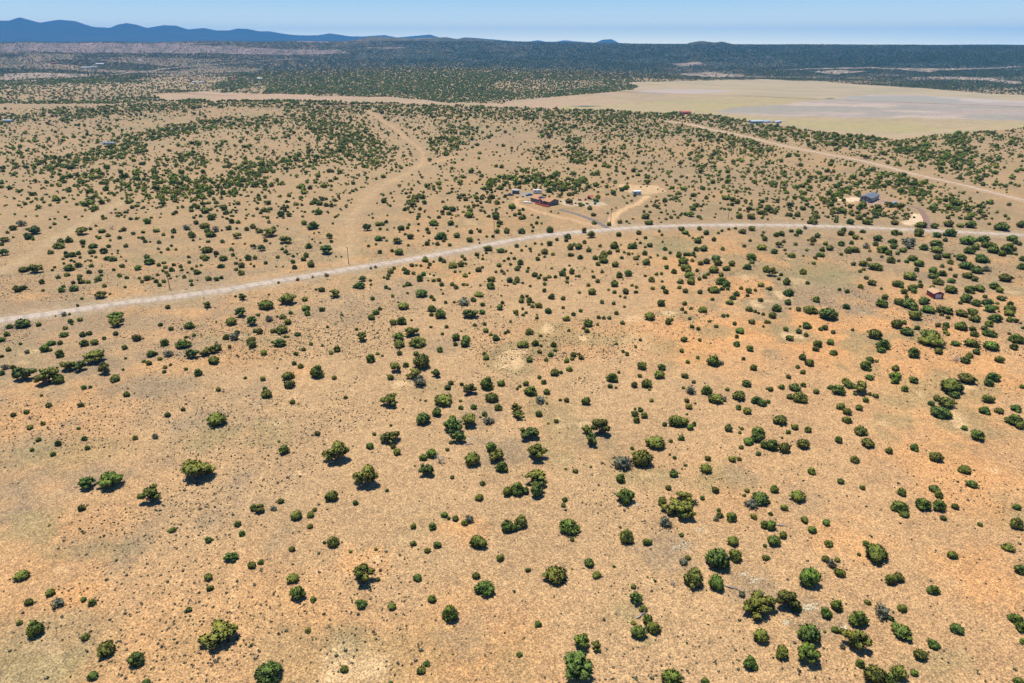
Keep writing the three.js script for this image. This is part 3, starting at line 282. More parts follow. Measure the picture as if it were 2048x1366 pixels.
// ---- junipers ---------------------------------------------------------------------------------------------------------------
const leafy = new THREE.MeshStandardMaterial({ color: 0xffffff, roughness: 0.85, vertexColors: true, side: THREE.DoubleSide });
const bark = mat(0.17, 0.135, 0.105, 0.95), greyWood = mat(0.30, 0.27, 0.24, 0.95);
const GREENS = { green: [[0.118, 0.162, 0.010], [0.165, 0.205, 0.013], [0.075, 0.112, 0.010], [0.215, 0.235, 0.018]], grey: [[0.13, 0.14, 0.075], [0.18, 0.18, 0.10], [0.09, 0.10, 0.06], [0.20, 0.18, 0.13]] };
class Soup {                                     // collects triangles with vertex colours
  constructor() { this.p = []; this.c = []; this.n = []; }
  tri(a, b, c, col, n) {
    this.p.push(...a, ...b, ...c); for (let i = 0; i < 3; i++) this.c.push(...col);
    const u = b.map((x, i) => x - a[i]), v = c.map((x, i) => x - a[i]); let f = [u[1] * v[2] - u[2] * v[1], u[2] * v[0] - u[0] * v[2], u[0] * v[1] - u[1] * v[0]], l = Math.hypot(...f) || 1; f = f.map((x) => x / l);
    if (n) { const k = Math.hypot(...n) || 1, d = (f[0] * n[0] + f[1] * n[1] + f[2] * n[2]) < 0 ? -1 : 1; f = f.map((x, i) => x * d * 0.55 + n[i] / k); l = Math.hypot(...f) || 1; f = f.map((x) => x / l); }
    for (let i = 0; i < 3; i++) this.n.push(...f);
  }
  geo() { const g = new THREE.BufferGeometry(); g.setAttribute('position', new THREE.Float32BufferAttribute(this.p, 3)); g.setAttribute('color', new THREE.Float32BufferAttribute(this.c, 3)); g.setAttribute('normal', new THREE.Float32BufferAttribute(this.n, 3)); return g; }
}
const unit = () => { for (;;) { const v = [rr(-1, 1), rr(-1, 1), rr(-1, 1)], l = Math.hypot(...v); if (l < 1 && l > 0.1) return v.map((x) => x / l); } };
function spray(s, p, n, size, col) {             // a tuft of scale leaves: two blades that lean out
  const t = unit(), u = [n[1] * t[2] - n[2] * t[1], n[2] * t[0] - n[0] * t[2], n[0] * t[1] - n[1] * t[0]], l = Math.hypot(...u) || 1;
  for (const k of [-1, 1]) {
    const w = size * rr(0.5, 0.9), tip = p.map((x, i) => x + n[i] * size * rr(0.5, 1.25) + u[i] / l * k * size * 0.35 + t[i] * size * rr(-0.5, 0.5));
    const a = p.map((x, i) => x + (u[i] / l) * w * k + t[i] * size * 0.3 - n[i] * size * 0.3), b = p.map((x, i) => x - t[i] * w - n[i] * size * 0.2);
    s.tri(a, b, tip, col, n);
  }
}
function lump(s, [x, y, z, r], detail, k, cols) { // the closed heart of a clump of foliage
  const g = new THREE.IcosahedronGeometry(r * k, detail), a = g.attributes.position, off = rr(0, 99);
  const v = (i) => { const p = [a.getX(i), a.getY(i), a.getZ(i)], q = 0.78 + 0.44 * noise(p[0] / r * 2 + off, p[1] / r * 2 + p[2] / r * 2.6 + off); return [x + p[0] * q, Math.max(0.01, y + p[1] * q), z + p[2] * q]; };
  for (let i = 0; i < a.count; i += 3) s.tri(v(i), v(i + 1), v(i + 2), cols[rnd() * 3 | 0]);
}
function foliage(lobes, n, size, cols, detail, heart = 0.86, thin = 0) {
  const s = new Soup(), area = lobes.map((l) => l[3] * l[3]), sum = area.reduce((a, b) => a + b, 0);
  if (heart) lobes.forEach((l) => lump(s, l, detail, heart, cols));
  lobes.forEach((l, i) => {
    const tone = rnd();
    for (let k = Math.round(n * area[i] / sum); k > 0; k--) {
      const d = unit(), q = rr(0.84, 1.03) * (1 - thin * rnd()), p = [l[0] + d[0] * l[3] * q, l[1] + d[1] * l[3] * q * 0.94, l[2] + d[2] * l[3] * q];
      if (p[1] < 0.015 || lobes.some((m) => m !== l && Math.hypot(p[0] - m[0], p[1] - m[1], p[2] - m[2]) < m[3] * 0.8)) continue;
      const c = cols[rnd() < 0.35 ? (tone * 3 | 0) : rnd() * cols.length | 0], j = rr(0.75, 1.3), dir = [d[0] + rr(-0.6, 0.6), d[1] + rr(-0.3, 0.8), d[2] + rr(-0.6, 0.6)];
      spray(s, p, dir, size * rr(0.7, 1.35), [c[0] * j, c[1] * j, c[2] * j]);
    }
  });
  return s.geo();
}
function limb(pts, r0, r1, sides = 6) {
  const P = [], I = [], n = pts.length;
  pts.forEach((p, j) => {
    const a = pts[Math.max(0, j - 1)], b = pts[Math.min(n - 1, j + 1)], t = new THREE.Vector3(b[0] - a[0], b[1] - a[1], b[2] - a[2]).normalize(), u = new THREE.Vector3(0.31, 0.2, 0.93).cross(t).normalize(), v = t.clone().cross(u), r = lerp(r0, r1, j / (n - 1));
    for (let i = 0; i < sides; i++) { const q = i / sides * 2 * Math.PI; P.push(p[0] + r * (u.x * Math.cos(q) + v.x * Math.sin(q)), p[1] + r * (u.y * Math.cos(q) + v.y * Math.sin(q)), p[2] + r * (u.z * Math.cos(q) + v.z * Math.sin(q))); }
    if (j) for (let i = 0; i < sides; i++) { const a0 = (j - 1) * sides + i, a1 = (j - 1) * sides + (i + 1) % sides; I.push(a0, a1, a0 + sides, a1, a1 + sides, a0 + sides); }
  });
  const g = new THREE.BufferGeometry(); g.setAttribute('position', new THREE.Float32BufferAttribute(P, 3)); g.setIndex(I); g.computeVertexNormals(); return g;
}
const bent = (a, b, n = 5, k = 0.1) => { const o = [rr(-k, k), rr(-k, k) * 0.5, rr(-k, k)]; return Array.from({ length: n }, (_, i) => { const t = i / (n - 1), w = Math.sin(t * Math.PI); return [0, 1, 2].map((c) => lerp(a[c], b[c], t) + o[c] * w); }); };
function fit(geos, w, h) {                       // scale a made plant to width w and height h, standing on y = 0
  const b = new THREE.Box3(); geos.forEach((g) => { g.computeBoundingBox(); b.union(g.boundingBox); });
  const sx = 1.1 * w / ((b.max.x - b.min.x + b.max.z - b.min.z) / 2), sy = h / b.max.y, cx = (b.min.x + b.max.x) / 2, cz = (b.min.z + b.max.z) / 2;
  geos.forEach((g) => { g.translate(-cx, 0, -cz); g.scale(sx, sy, sx); }); return geos;
}
function bushShape(n, size, detail, cols, thin = 0, heart = 0.86) {
  const lobes = [[0, 0.40, 0, 0.40]], k = 4 + (rnd() * 4 | 0), o = rr(0, 6), out = rr(0.16, 0.27);
  for (let i = 0; i < k; i++) { const a = o + i / k * 6.283 + rr(-0.4, 0.4), r = rr(0.19, 0.30), q = out * rr(0.7, 1.25); lobes.push([Math.cos(a) * q, rr(0.2, 0.5), Math.sin(a) * q, r]); }
  lobes.push([rr(-0.12, 0.12), rr(0.6, 0.72), rr(-0.12, 0.12), rr(0.18, 0.26)]);
  for (let i = 0; i < 3; i++) { const a = rr(0, 6.283), q = rr(0.32, 0.46); lobes.push([Math.cos(a) * q, rr(0.14, 0.62), Math.sin(a) * q, rr(0.07, 0.14)]); }
  const woods = lobes.slice(0, 4).map((l) => limb(bent([l[0] * 0.15, 0, l[2] * 0.15], [l[0] * 0.8, l[1] * 0.9, l[2] * 0.8], 3), 0.026, 0.01, 5));
  if (rnd() < 0.4) for (let i = 0; i < 5; i++) { const a = rr(0, 6.283), q = rr(0.1, 0.5); woods.push(limb(bent([Math.cos(a) * q * 0.4, 0.4, Math.sin(a) * q * 0.4], [Math.cos(a) * q, rr(0.8, 1.02), Math.sin(a) * q], 4, 0.06), 0.012, 0.004, 4)); }
  const stems = mergeGeometries(woods);
  return fit([foliage(lobes, n, size, cols, detail, heart, thin), stems], 1, 1);
}
function treeShape(n, size, detail, cols, heart = 0.8) {
  const lobes = [], woods = [], stems = 3 + (rnd() * 2.2 | 0), o = rr(0, 6);
  for (let s = 0; s < stems; s++) {
    const a = o + s / stems * 6.283 + rr(-0.5, 0.5), lean = rr(0.14, 0.26), foot = [Math.cos(a) * 0.03, 0, Math.sin(a) * 0.03], fork = [Math.cos(a) * lean, rr(0.24, 0.36), Math.sin(a) * lean];
    woods.push(limb(bent(foot, fork, 5, 0.07), 0.042, 0.026, 6));
    const m = 4 + (rnd() * 2 | 0);
    for (let i = 0; i < m; i++) {
      const b = a + rr(-1.4, 1.4), q = lean * 0.6 + rr(0.0, 0.28), end = [Math.cos(b) * q, rr(0.34, 0.8), Math.sin(b) * q];
      woods.push(limb(bent(fork, end, 4, 0.05), 0.02, 0.007, 5)); lobes.push([...end, rr(0.13, 0.2)]);
      if (rnd() < 0.3) { const d = unit(); woods.push(limb(bent(end, [end[0] + d[0] * 0.2, end[1] + Math.abs(d[1]) * 0.2, end[2] + d[2] * 0.2], 3), 0.006, 0.002, 4)); }
    }
  }
  for (let i = 0; i < 2; i++) lobes.push([rr(-0.14, 0.14), rr(0.66, 0.86), rr(-0.14, 0.14), rr(0.13, 0.2)]);
  return fit([foliage(lobes, n, size, cols, detail, heart, 0.15), mergeGeometries(woods)], 1, 1);
}
function deadShape() {
  const g = [];
  for (let i = 0; i < 7; i++) {
    const a = rr(0, 6.283), e = [Math.cos(a) * rr(0.25, 0.45), rr(0.5, 1), Math.sin(a) * rr(0.25, 0.45)], f = bent([0, 0, 0], e, 5, 0.1); g.push(limb(f, 0.03, 0.008, 5));
    for (let k = 0; k < 7; k++) { const p = f[2 + (k % 3)], d = unit(); g.push(limb(bent(p, [p[0] + d[0] * 0.28, Math.max(0.02, p[1] + d[1] * 0.26), p[2] + d[2] * 0.28], 3, 0.04), 0.011, 0.004, 4)); }
  }
  return fit([mergeGeometries(g)], 1, 1);
}
const many = (n, f) => Array.from({ length: n }, f);
const tinted = () => { const a = rr(0.72, 1.25), b = rr(0.82, 1.4); return GREENS.green.map(([r, g, u]) => [r * a * b, g * a, u * a * rr(0.8, 2.2)]); };
const BUSHES = many(14, () => bushShape(820, 0.058, 1, tinted()));
const TREES = many(12, () => treeShape(1300, 0.048, 1, tinted()));
const SHRUBS = many(5, () => bushShape(520, 0.06, 1, GREENS.grey, 0.45, 0.55));
const DEAD = many(4, deadShape);
const DISTANT = many(6, () => bushShape(150, 0.13, 0, GREENS.green, 0, 0.92)[0]);
const FARTHEST = many(4, () => { return bushShape(60, 0.2, 0, GREENS.green, 0, 0.8)[0]; });

// ---- read the survey sheets ---------------------------------------------------------------------------------------------------
const plants = [];
for (const [x0, y0, s] of SHEETS) for (const e of s.trim().split(/\s+/)) {
  const f = e.split(','), px = x0 + f[0] / 4, py = y0 + f[1] / 4, w = f[2] / 4, kind = isNaN(f[f.length - 1]) ? f[f.length - 1] : 'b', h = f.length > 3 && !isNaN(f[3]) ? f[3] / 4 : w * 0.86;
  if (plants.some((p) => p.sheet !== x0 + y0 * 9 && Math.hypot(p.px - px, p.py - py) < 0.4 * Math.max(w, p.w))) continue;
  plants.push({ px, py, w, h, kind, sheet: x0 + y0 * 9 });
}
for (const p of plants) {
  const g0 = ground(p.px, p.py), depth = project(g0.x, g0.y, g0.z)[2], m = depth / FOCAL, down = Math.asin((H - g0.y) / Math.hypot(g0.x, H - g0.y, g0.z));
  const a = p.w * m / 2, hv = p.h * m / 2, c = Math.sqrt(Math.max(hv * hv - (a * Math.sin(down)) ** 2, 0)) / Math.cos(down);
  p.wide = 2 * a; p.tall = p.kind === 't' ? clamp(2 * c * 0.85, 1.15 * a, 1.8 * a) : clamp(2 * c, 1.15 * a, 1.9 * a);
  p.at = ground(p.px, p.py + (p.kind === 't' ? 0.12 : 0) * p.h, p.tall * 0.45);
  p.size = p.w * p.h;
}
const W1 = 'zero one two three four five six seven eight nine ten eleven twelve thirteen fourteen fifteen sixteen seventeen eighteen nineteen'.split(' '), W10 = ' ten twenty thirty forty fifty sixty seventy eighty ninety'.split(' ');
const inWords = (n) => n < 20 ? W1[n] : W10[n / 10 | 0] + (n % 10 ? '-' + W1[n % 10] : '');
const bySize = (a, b) => b.size - a.size;
const single = [];
for (const [k, n] of [['b', 300], ['t', 120], ['s', 60], ['d', 10]]) single.push(...plants.filter((p) => p.kind === k && p.px > -6 && p.px < 2054 && p.py < 1372).sort(bySize).slice(0, n));
const isSingle = new Set(single), usedLabels = new Set();
const NOTED = { '1152.75,1324': 'huge round-crowned juniper tree with shadowed trunk at the bottom edge of the picture', '435,1262.75': 'wide ragged juniper tree with dead grey twigs beside the faint footpath', '880.75,917': 'bare grey dead juniper snag between green trees', '1909.75,714.5': 'grey heap of bare dead branches beside two green bushes', '1346.5,1165.25': 'small grey leafless dead bush', };
function describe(p) {
  const key = `${p.px},${p.py}`; if (NOTED[key]) return NOTED[key];
  const x = clamp(Math.round(p.px / 20.48), 0, 100), y = clamp(Math.round(p.py / 13.66), 0, 100);
  const size = p.w > 45 ? 'very large' : p.w > 32 ? 'large' : p.w > 20 ? 'mid-sized' : 'small', form = { b: p.h / p.w < 0.7 ? 'broad green juniper bush' : p.h / p.w > 1.05 ? 'upright green juniper bush' : 'round green juniper bush', t: 'open-crowned juniper tree', s: 'thin grey-green shrub', d: 'bare grey dead shrub' }[p.kind];
  for (const dx of [0, 1, -1, 2]) for (const dy of [0, 1, -1]) {
    const l = `${size} ${form}, ${inWords(clamp(x + dx, 0, 99))} percent across and ${inWords(clamp(y + dy, 0, 99))} percent down the picture`;
    if (!usedLabels.has(l)) { usedLabels.add(l); return l; }
  }
}
const KIND = { b: ['juniper_bush', 'bush', 'junipers scattered over the rangeland', BUSHES], t: ['juniper_tree', 'tree', 'open-crowned juniper trees on the rangeland', TREES], s: ['grey_shrub', 'shrub', 'thin grey shrubs on the rangeland', SHRUBS], d: ['dead_shrub', 'shrub', 'dead junipers on the rangeland', DEAD] };
for (const p of single) {
  const [name, category, group, shapes] = KIND[p.kind], g = shapes[rnd() * shapes.length | 0], o = base(name, p.at.clone().setY(p.at.y - 0.06), rr(0, 6.28));
  if (p.kind === 'd') part('branches', g[0], greyWood, o); else { part('crown', g[0], leafy, o); part('trunk', g[1], p.kind === 's' ? greyWood : bark, o); }
  const k = rr(0.94, 1.06); o.scale.set(p.wide * k, p.tall, p.wide / k); tag(o, describe(p), category, group);
}
// ---- the rest of the junipers: the smaller ones on the sheets, then the scatter towards the ridge and the woods beyond ----------
const EXCLUDE = [[track('1061,403 1100,412'), 12], [track('1727,404 1770,400'), 12], [track('1266,388 1280,388'), 7], [track('1026,386 1037,386'), 6], [track('1012,391 1080,388'), 4.5], [track('205,289 228,289'), 10], [track('1502,247 1560,246'), 14], [track('1362,228 1382,228'), 9], [ROAD, 7], [SIDE_TRACK, 9], [WASH, 6], [WASH_BRANCH, 4.5], [LEFT_TRACK, 4], [HOUSE_DRIVE, 4.5], [SHED_DRIVE, 4.5], [YARD_LOOP, 4], [RIDGE_DRIVE, 5], [FAR_ROAD, 10], [track('1866,598 1886,598'), 4]].map(([l, d]) => [l, d, new THREE.Box3().setFromPoints(l).expandByScalar(d + 1)]);
const clear = (x, z, w) => !EXCLUDE.some(([l, d, b]) => x > b.min.x && x < b.max.x && z > b.min.z && z < b.max.z && nearTo(l, x, z) < d + w * 0.3);
const DENSE = [   // bands of thicker growth: line, half width in pixels, share of ground covered
  ['130,238 200,224 310,216 420,206 520,205 640,206 740,210 860,214 960,216 1060,220 1150,223 1250,227 1340,230 1430,235', 7, 0.75], ['600,208 740,214 860,219 960,221 1060,226 1150,230 1250,236', 13, 0.6], ['235,286 330,264 430,250 520,246 560,242', 9, 0.6], ['85,332 150,324 190,310 260,302 280,287', 11, 0.55], ['320,322 360,318 405,326', 9, 0.5],
  ['596,215 640,240 680,262 715,285 742,308', 24, 0.6], ['520,335 600,322 680,308 745,302', 13, 0.5], ['285,365 330,374 385,382 445,372 490,352 512,346', 20, 0.5], ['180,352 230,362 255,390', 14, 0.35], ['0,240 60,236 120,226 170,220', 8, 0.45], ['170,365 185,400', 18, 0.3],
  ['870,290 925,282 935,262', 13, 0.5], ['880,250 900,262', 12, 0.4], ['1085,264 1120,262 1150,252', 10, 0.45], ['1150,288 1152,308 1165,312', 14, 0.5], ['978,372 1016,363 1057,356 1090,366 1120,374 1166,368', 11, 0.55], ['968,398 975,388', 12, 0.55], ['815,420 850,385 870,380', 14, 0.28], ['1200,262 1290,262 1340,258', 16, 0.3], ['1330,245 1400,262 1460,288 1540,300', 14, 0.38],
  ['1430,240 1470,243 1567,250 1621,265 1690,271 1755,276', 7, 0.65], ['1440,262 1520,262 1600,275 1680,282 1740,285', 13, 0.4], ['1785,288 1830,280 1870,272 1920,266 1980,258', 6, 0.5], ['1800,294 1850,302 1890,318 1930,328', 13, 0.62], ['1895,275 1920,285 1935,310', 17, 0.55], ['1940,345 1975,330 2000,300', 14, 0.35], ['1800,360 1850,395 1890,410 1940,415', 15, 0.5], ['1670,380 1740,372 1800,350', 14, 0.36], ['1420,340 1520,365 1640,385', 26, 0.2], ['1730,425 1790,415 1830,425', 16, 0.5], ['1560,405 1600,400 1660,412', 14, 0.25]
].map(([s, w0, k]) => { const w = w0 * 1.4, l = pairs(s).map(([x, y]) => new THREE.Vector3(x, 0, y)); return [l, w, k]; });
const SPARSE = [['420,225 560,222', 12], ['250,255 380,238', 10], ['950,300 1080,275', 16], ['940,330 1040,330', 16], ['700,470 720,400 790,360', 14], ['300,300 340,290', 12], ['1600,330 1700,340', 8], ['1850,350 2048,420', 14], ['1980,300 2048,380', 22], ['1270,372 1320,384', 14], ['60,420 200,420', 12]].map(([s, w]) => [pairs(s).map(([x, y]) => new THREE.Vector3(x, 0, y)), w]);
function cover(px, py) {                          // share of ground under junipers between the gravel road and the ridge
  let k = px < 560 ? 0.16 : px > 1380 ? 0.21 : 0.15; k *= 0.4 + 1.2 * noise(px / 42 + 5, py / 16); if (py < 330) k *= 1.15;
  for (const [l, w] of SPARSE) if (nearTo(l, px, py) < w) k *= 0.22;
  for (const [l, w, c] of DENSE) { const d = nearTo(l, px, py); if (d < w * 1.3) k = Math.max(k, Math.min(0.95, c * 1.35) * (1 - sstep(w * 0.5, w * 1.25, d + (noise(px / 9, py / 6) - 0.5) * w * 0.7))); }
  return k;
}
const scrub = [[], [], [], []];                   // near bushes, near trees, distant, farthest
const put = (list, x, y, z, wide, tall, warm) => list.push([x, y - 0.05, z, wide, tall, warm]);
for (const p of plants) if (!isSingle.has(p)) put(scrub[p.kind === 't' ? 1 : 0], p.at.x, p.at.y, p.at.z, p.wide, p.tall, p.kind === 's' ? 2 : 1);
const roadY = table(pairs('-300,610 0,440 512,440 2048,440 2400,440'));
for (let i = 0; i < 170000; i++) {
  const px = rr(-260, 2310), py = 200 + 240 * rnd();
  if (px > 0 && px < 2048 ? py > 442 : py > 440) continue;
  const g = ground(px, py), r = Math.hypot(g.x, g.z); if (r > 1500 || inside(BASIN, g.x, g.z)) continue;
  const wide = 1.5 + 4.3 * Math.pow(rnd(), 1.5), m = project(g.x, g.y, g.z)[2] / FOCAL, px2 = 0.72 * (wide / m) ** 2 * 0.72;     // about its picture area
  if (rnd() > cover(px, py) * 2570 * 240 / 170000 / px2 * 1.9 || !clear(g.x, g.z, wide)) continue;
  put(scrub[rnd() < 0.12 && wide > 3 ? 1 : r < 520 ? 0 : 2], g.x, g.y, g.z, wide, wide * rr(0.6, 0.92), 1);
}
for (let i = 0; i < 26000; i++) {                 // beside the picture and just past its edges, so that the land goes on
  const t = rr(-0.95, 0.95), r = 70 * Math.pow(16, rnd()), x = Math.sin(t) * r, z = -Math.cos(t) * r, y = height(x, z), [px, py] = project(x, y, z);
  if (px > -12 && px < 2060 && py < 1380 || rnd() > 0.16 || r * r / 1e6 < rnd() * 0.5 || !clear(x, z, 3)) continue;
  const wide = rr(1.2, 4.4); put(scrub[r < 350 ? 0 : 2], x, y, z, wide, wide * 0.75, 1);
}
const SHARE = (x, z, r, q) => {
  const [hx, hz] = wob(x + 300, z - 500, r, 0.16), mx = hx - 300, mz = hz + 500;
  if (inside(BASIN, x, z)) return 0;
  if (inside(MID_HILL, mx, mz)) return inside(SOIL_GAPS, x, z) ? 0.4 : 0.8;
  for (const f of FIELDS) if (inside(f, x, z)) return 0.1;
  if (inside(WEST_LINE, x, z)) return 0.2 + 0.7 * sstep(0.43, 0.57, q);
  return (x > 100 ? 0.66 : 0.42) * (0.45 + 1.0 * sstep(0.36, 0.56, q));
};
for (let i = 0; i < 400000; i++) {
  const px = rr(-200, 2250), py = 82 + 126 * Math.pow(rnd(), 0.95), g = ground(px, py), r = Math.hypot(g.x, g.z);
  if (r < 1150 || r > 5700) continue;
  const [a, b] = wob(g.x, g.z, r, 0.02), q = fbm(g.x / 330, g.z / 240, 3), m = project(g.x, g.y, g.z)[2] / FOCAL, wide = rr(2.6, 5.6), px2 = 0.7 * (wide / m) ** 2 * 0.65;
  if (r < 1500 && px < 1000 && py > 203 || rnd() > SHARE(a, b, r, q) * 2450 * 126 / 400000 / px2 * 2.3 || !clear(g.x, g.z, 3)) continue;
  put(scrub[r < 2600 ? 2 : 3], g.x, g.y, g.z, wide, wide * rr(0.6, 0.85), 1);
}
{
  const wood = new THREE.Group(); wood.name = 'juniper_scrub'; scene.add(wood);
  tag(wood, 'thousands of small dark green junipers dotting the land up to the far woods', 'junipers', null, 'stuff');
  const M = new THREE.Matrix4(), Q = new THREE.Quaternion(), UPV = new THREE.Vector3(0, 1, 0), col = new THREE.Color();
  const sets = [BUSHES.map((g) => g[0]), TREES.map((g) => mergeGeometries([g[0], (() => { const t = g[1].toNonIndexed(), n = t.attributes.position.count, c = new Float32Array(n * 3); for (let i = 0; i < n; i++) c.set([0.17, 0.135, 0.105], i * 3); t.setAttribute('color', new THREE.BufferAttribute(c, 3)); return t; })()])), DISTANT, FARTHEST];
  sets.forEach((shapes, k) => shapes.forEach((g, v) => {
    const list = scrub[k].filter((_, i) => i % shapes.length === v); if (!list.length) return;
    const im = new THREE.InstancedMesh(g, leafy, list.length); im.name = 'foliage'; im.castShadow = im.receiveShadow = true; im.userData.kind = 'stuff';
    list.forEach(([x, y, z, w, h, warm], i) => {
      Q.setFromAxisAngle(UPV, rr(0, 6.28)); M.compose(new THREE.Vector3(x, y, z), Q, new THREE.Vector3(w, h, w)); im.setMatrixAt(i, M);
      const j = rr(0.75, 1.25) * (k === 2 ? 1.2 : 1); im.setColorAt(i, warm === 2 ? col.setRGB(1.5 * j, 1.3 * j, 2.3 * j) : col.setRGB(j * rr(0.9, 1.15), j, j * rr(0.85, 1.1)));
    });
    wood.add(im);
  }));
  console.log('scrub', scrub.map((s) => s.length), 'singles', single.length, 'plants', plants.length);
}
// ---- low sagebrush tufts, and pale stones -------------------------------------------------------------------------------------------
{
  const tuftShapes = many(4, () => { const s = new Soup(), l = [[0, 0.3, 0, 0.34], [rr(-0.2, 0.2), 0.25, rr(-0.2, 0.2), 0.28]]; l.forEach((q) => lump(s, q, 0, 0.8, GREENS.grey)); for (let i = 0; i < 26; i++) { const d = unit(); d[1] = Math.abs(d[1]); spray(s, [d[0] * 0.36, 0.2 + d[1] * 0.3, d[2] * 0.36], d, 0.2, GREENS.grey[rnd() * 4 | 0]); } return fit([s.geo()], 1, 0.62)[0]; });
  const lists = tuftShapes.map(() => []), stones = [];
  for (let i = 0; i < 170000; i++) {
    const far = rnd() < 0.45, px = rr(-150, 2200), py = far ? rr(452, 720) : rr(640, 1420), g = ground(px, py), n = fbm(g.x / 34 + 8, g.z / 34, 3), m = noise(g.x / 9, g.z / 9);
    const rocky = px > 560 && px < 1010 && py > 480 && py < 700 ? 0.35 : 0;
    const k = 0.03 + 0.62 * sstep(0.46, 0.66, n * 0.8 + m * 0.2 + rocky * 0.35) * (px > 1250 && py > 640 ? 0.5 : 1) * (py > 1100 ? 0.45 : 1);
    if (rnd() > k * 0.68 * (py > 900 ? 0.6 : 1) || !clear(g.x, g.z, 0.5)) continue;
    lists[i % 4].push([g, rr(0.18, 0.52) * (rnd() < 0.1 ? 1.6 : 1)]);
  }
  for (const [px, py, n, w] of [[1364, 1092, 60, 26], [1618, 1216, 70, 22], [1690, 1255, 30, 8], [1510, 1160, 40, 22], [940, 880, 25, 14], [1272, 1008, 20, 8], [1575, 1245, 30, 16], [800, 560, 120, 90], [700, 600, 120, 70], [660, 520, 90, 60], [1130, 455, 60, 24], [1440, 470, 120, 60], [1110, 437, 60, 40], [1150, 442, 50, 30], [1075, 424, 50, 24], [1120, 434, 60, 30], [1165, 446, 60, 24], [1490, 1148, 22, 14], [1400, 1060, 24, 20]])
    for (let i = 0; i < n; i++) stones.push([ground(px + (rnd() + rnd() - 1) * w, py + (rnd() + rnd() - 1) * w * 0.45), rr(0.15, 0.5)]);
  const tufts = new THREE.Group(); tufts.name = 'sagebrush_tufts'; scene.add(tufts); tag(tufts, 'tiny grey-green sagebrush tufts speckling the bare soil', 'sagebrush', null, 'stuff');
  const M = new THREE.Matrix4(), Q = new THREE.Quaternion(), UPV = new THREE.Vector3(0, 1, 0), col = new THREE.Color();
  lists.forEach((l, k) => { const im = new THREE.InstancedMesh(tuftShapes[k], leafy, l.length); im.name = 'foliage'; im.castShadow = im.receiveShadow = true; im.userData.kind = 'stuff'; l.forEach(([p, s], i) => { Q.setFromAxisAngle(UPV, rr(0, 6.28)); M.compose(p, Q, new THREE.Vector3(s, s * rr(0.7, 1.1), s)); im.setMatrixAt(i, M); const j = rr(0.75, 1.4); im.setColorAt(i, rnd() < 0.12 ? col.setRGB(0.7 * j, 1.0 * j, 0.45 * j) : col.setRGB(j, j, j * 1.08)); }); tufts.add(im); });
  const stone = new THREE.IcosahedronGeometry(0.5, 0); stone.scale(1, 0.6, 0.8);
  const im = new THREE.InstancedMesh(stone, mat(0.60, 0.53, 0.36, 0.9, { flatShading: true }), stones.length); im.name = 'loose_stones'; im.castShadow = im.receiveShadow = true;
  stones.forEach(([p, s], i) => { Q.setFromEuler(new THREE.Euler(rr(-0.3, 0.3), rr(0, 6), rr(-0.3, 0.3))); M.compose(p, Q, new THREE.Vector3(s, s, s)); im.setMatrixAt(i, M); const j = rr(0.6, 1.1); im.setColorAt(i, col.setRGB(j, j, j)); });
  scene.add(tag(im, 'pale loose stones lying in patches on the soil', 'stones', null, 'stuff'));
  console.log('tufts', lists.map((l) => l.length), 'stones', stones.length);
}
// ---- buildings, vehicles, poles ---------------------------------------------------------------------------------------------
const white = mat(0.75, 0.75, 0.73, 0.6), glass = mat(0.03, 0.04, 0.05, 0.15), darkTrim = mat(0.06, 0.06, 0.065, 0.7);
function gable(L, W, e, h) {                     // walls with pointed ends, length along x
  const s = new THREE.Shape(); s.moveTo(-W / 2, -0.6); s.lineTo(W / 2, -0.6); s.lineTo(W / 2, e); s.lineTo(0, e + h); s.lineTo(-W / 2, e);
  return new THREE.ExtrudeGeometry(s, { depth: L, bevelEnabled: false }).translate(0, 0, -L / 2).rotateY(Math.PI / 2);
}
function roofSlab(L, W, e, h, side, over = 0.4, thick = 0.14) {
  const k = h / (W / 2), z = W / 2 + over, s = new THREE.Shape(); s.moveTo(0, e + h + 0.02); s.lineTo(z, e + h + 0.02 - k * z); s.lineTo(z, e + h + 0.02 + thick - k * z); s.lineTo(0, e + h + 0.02 + thick);
  const g = new THREE.ExtrudeGeometry(s, { depth: L + 2 * over, bevelEnabled: false }).translate(0, 0, -L / 2 - over).rotateY(Math.PI / 2); return side > 0 ? g.rotateY(Math.PI) : g;
}
function frameOf(a, b) { const d = new THREE.Vector3(b.x - a.x, 0, b.z - a.z), L = d.length(); d.normalize(); return { L, turn: Math.atan2(-d.z, d.x), mid: a.clone().lerp(b, 0.5), out: new THREE.Vector3(-d.z, 0, d.x) }; }
function window_(o, w, h, x, y, z, turn = 0) { const f = part('window', box(w + 0.16, h + 0.16, 0.08), white, o); f.position.set(x, y, z); f.rotation.y = turn; const p = part('pane', box(w, h, 0.06), glass, f); p.position.z = 0.03; return f; }
function door_(o, w, h, x, y, z, m, turn = 0) { const d = part('door', box(w, h, 0.08), m, o); d.position.set(x, y, z); d.rotation.y = turn; const k = part('handle', new THREE.SphereGeometry(0.06, 8, 6), darkTrim, d); k.position.set(w * 0.36, 0, 0.07); return d; }
function house(name, a, b, W, e, h, wallM, roofM, label, category = 'house', group) {   // a-b: the front wall's foot, seen from the camera
  const f = frameOf(a, b), L = f.L, o = base(name, f.mid.clone().addScaledVector(f.out, -W / 2), f.turn);
  o.position.y = Math.min(a.y, b.y, height(o.position.x, o.position.z)); part('wall', gable(L, W, e, h), wallM, o);
  for (const s of [-1, 1]) part('roof', roofSlab(L, W, e, h, s), roofM, o);
  o.userData.L = L; return tag(o, label, category, group);
}
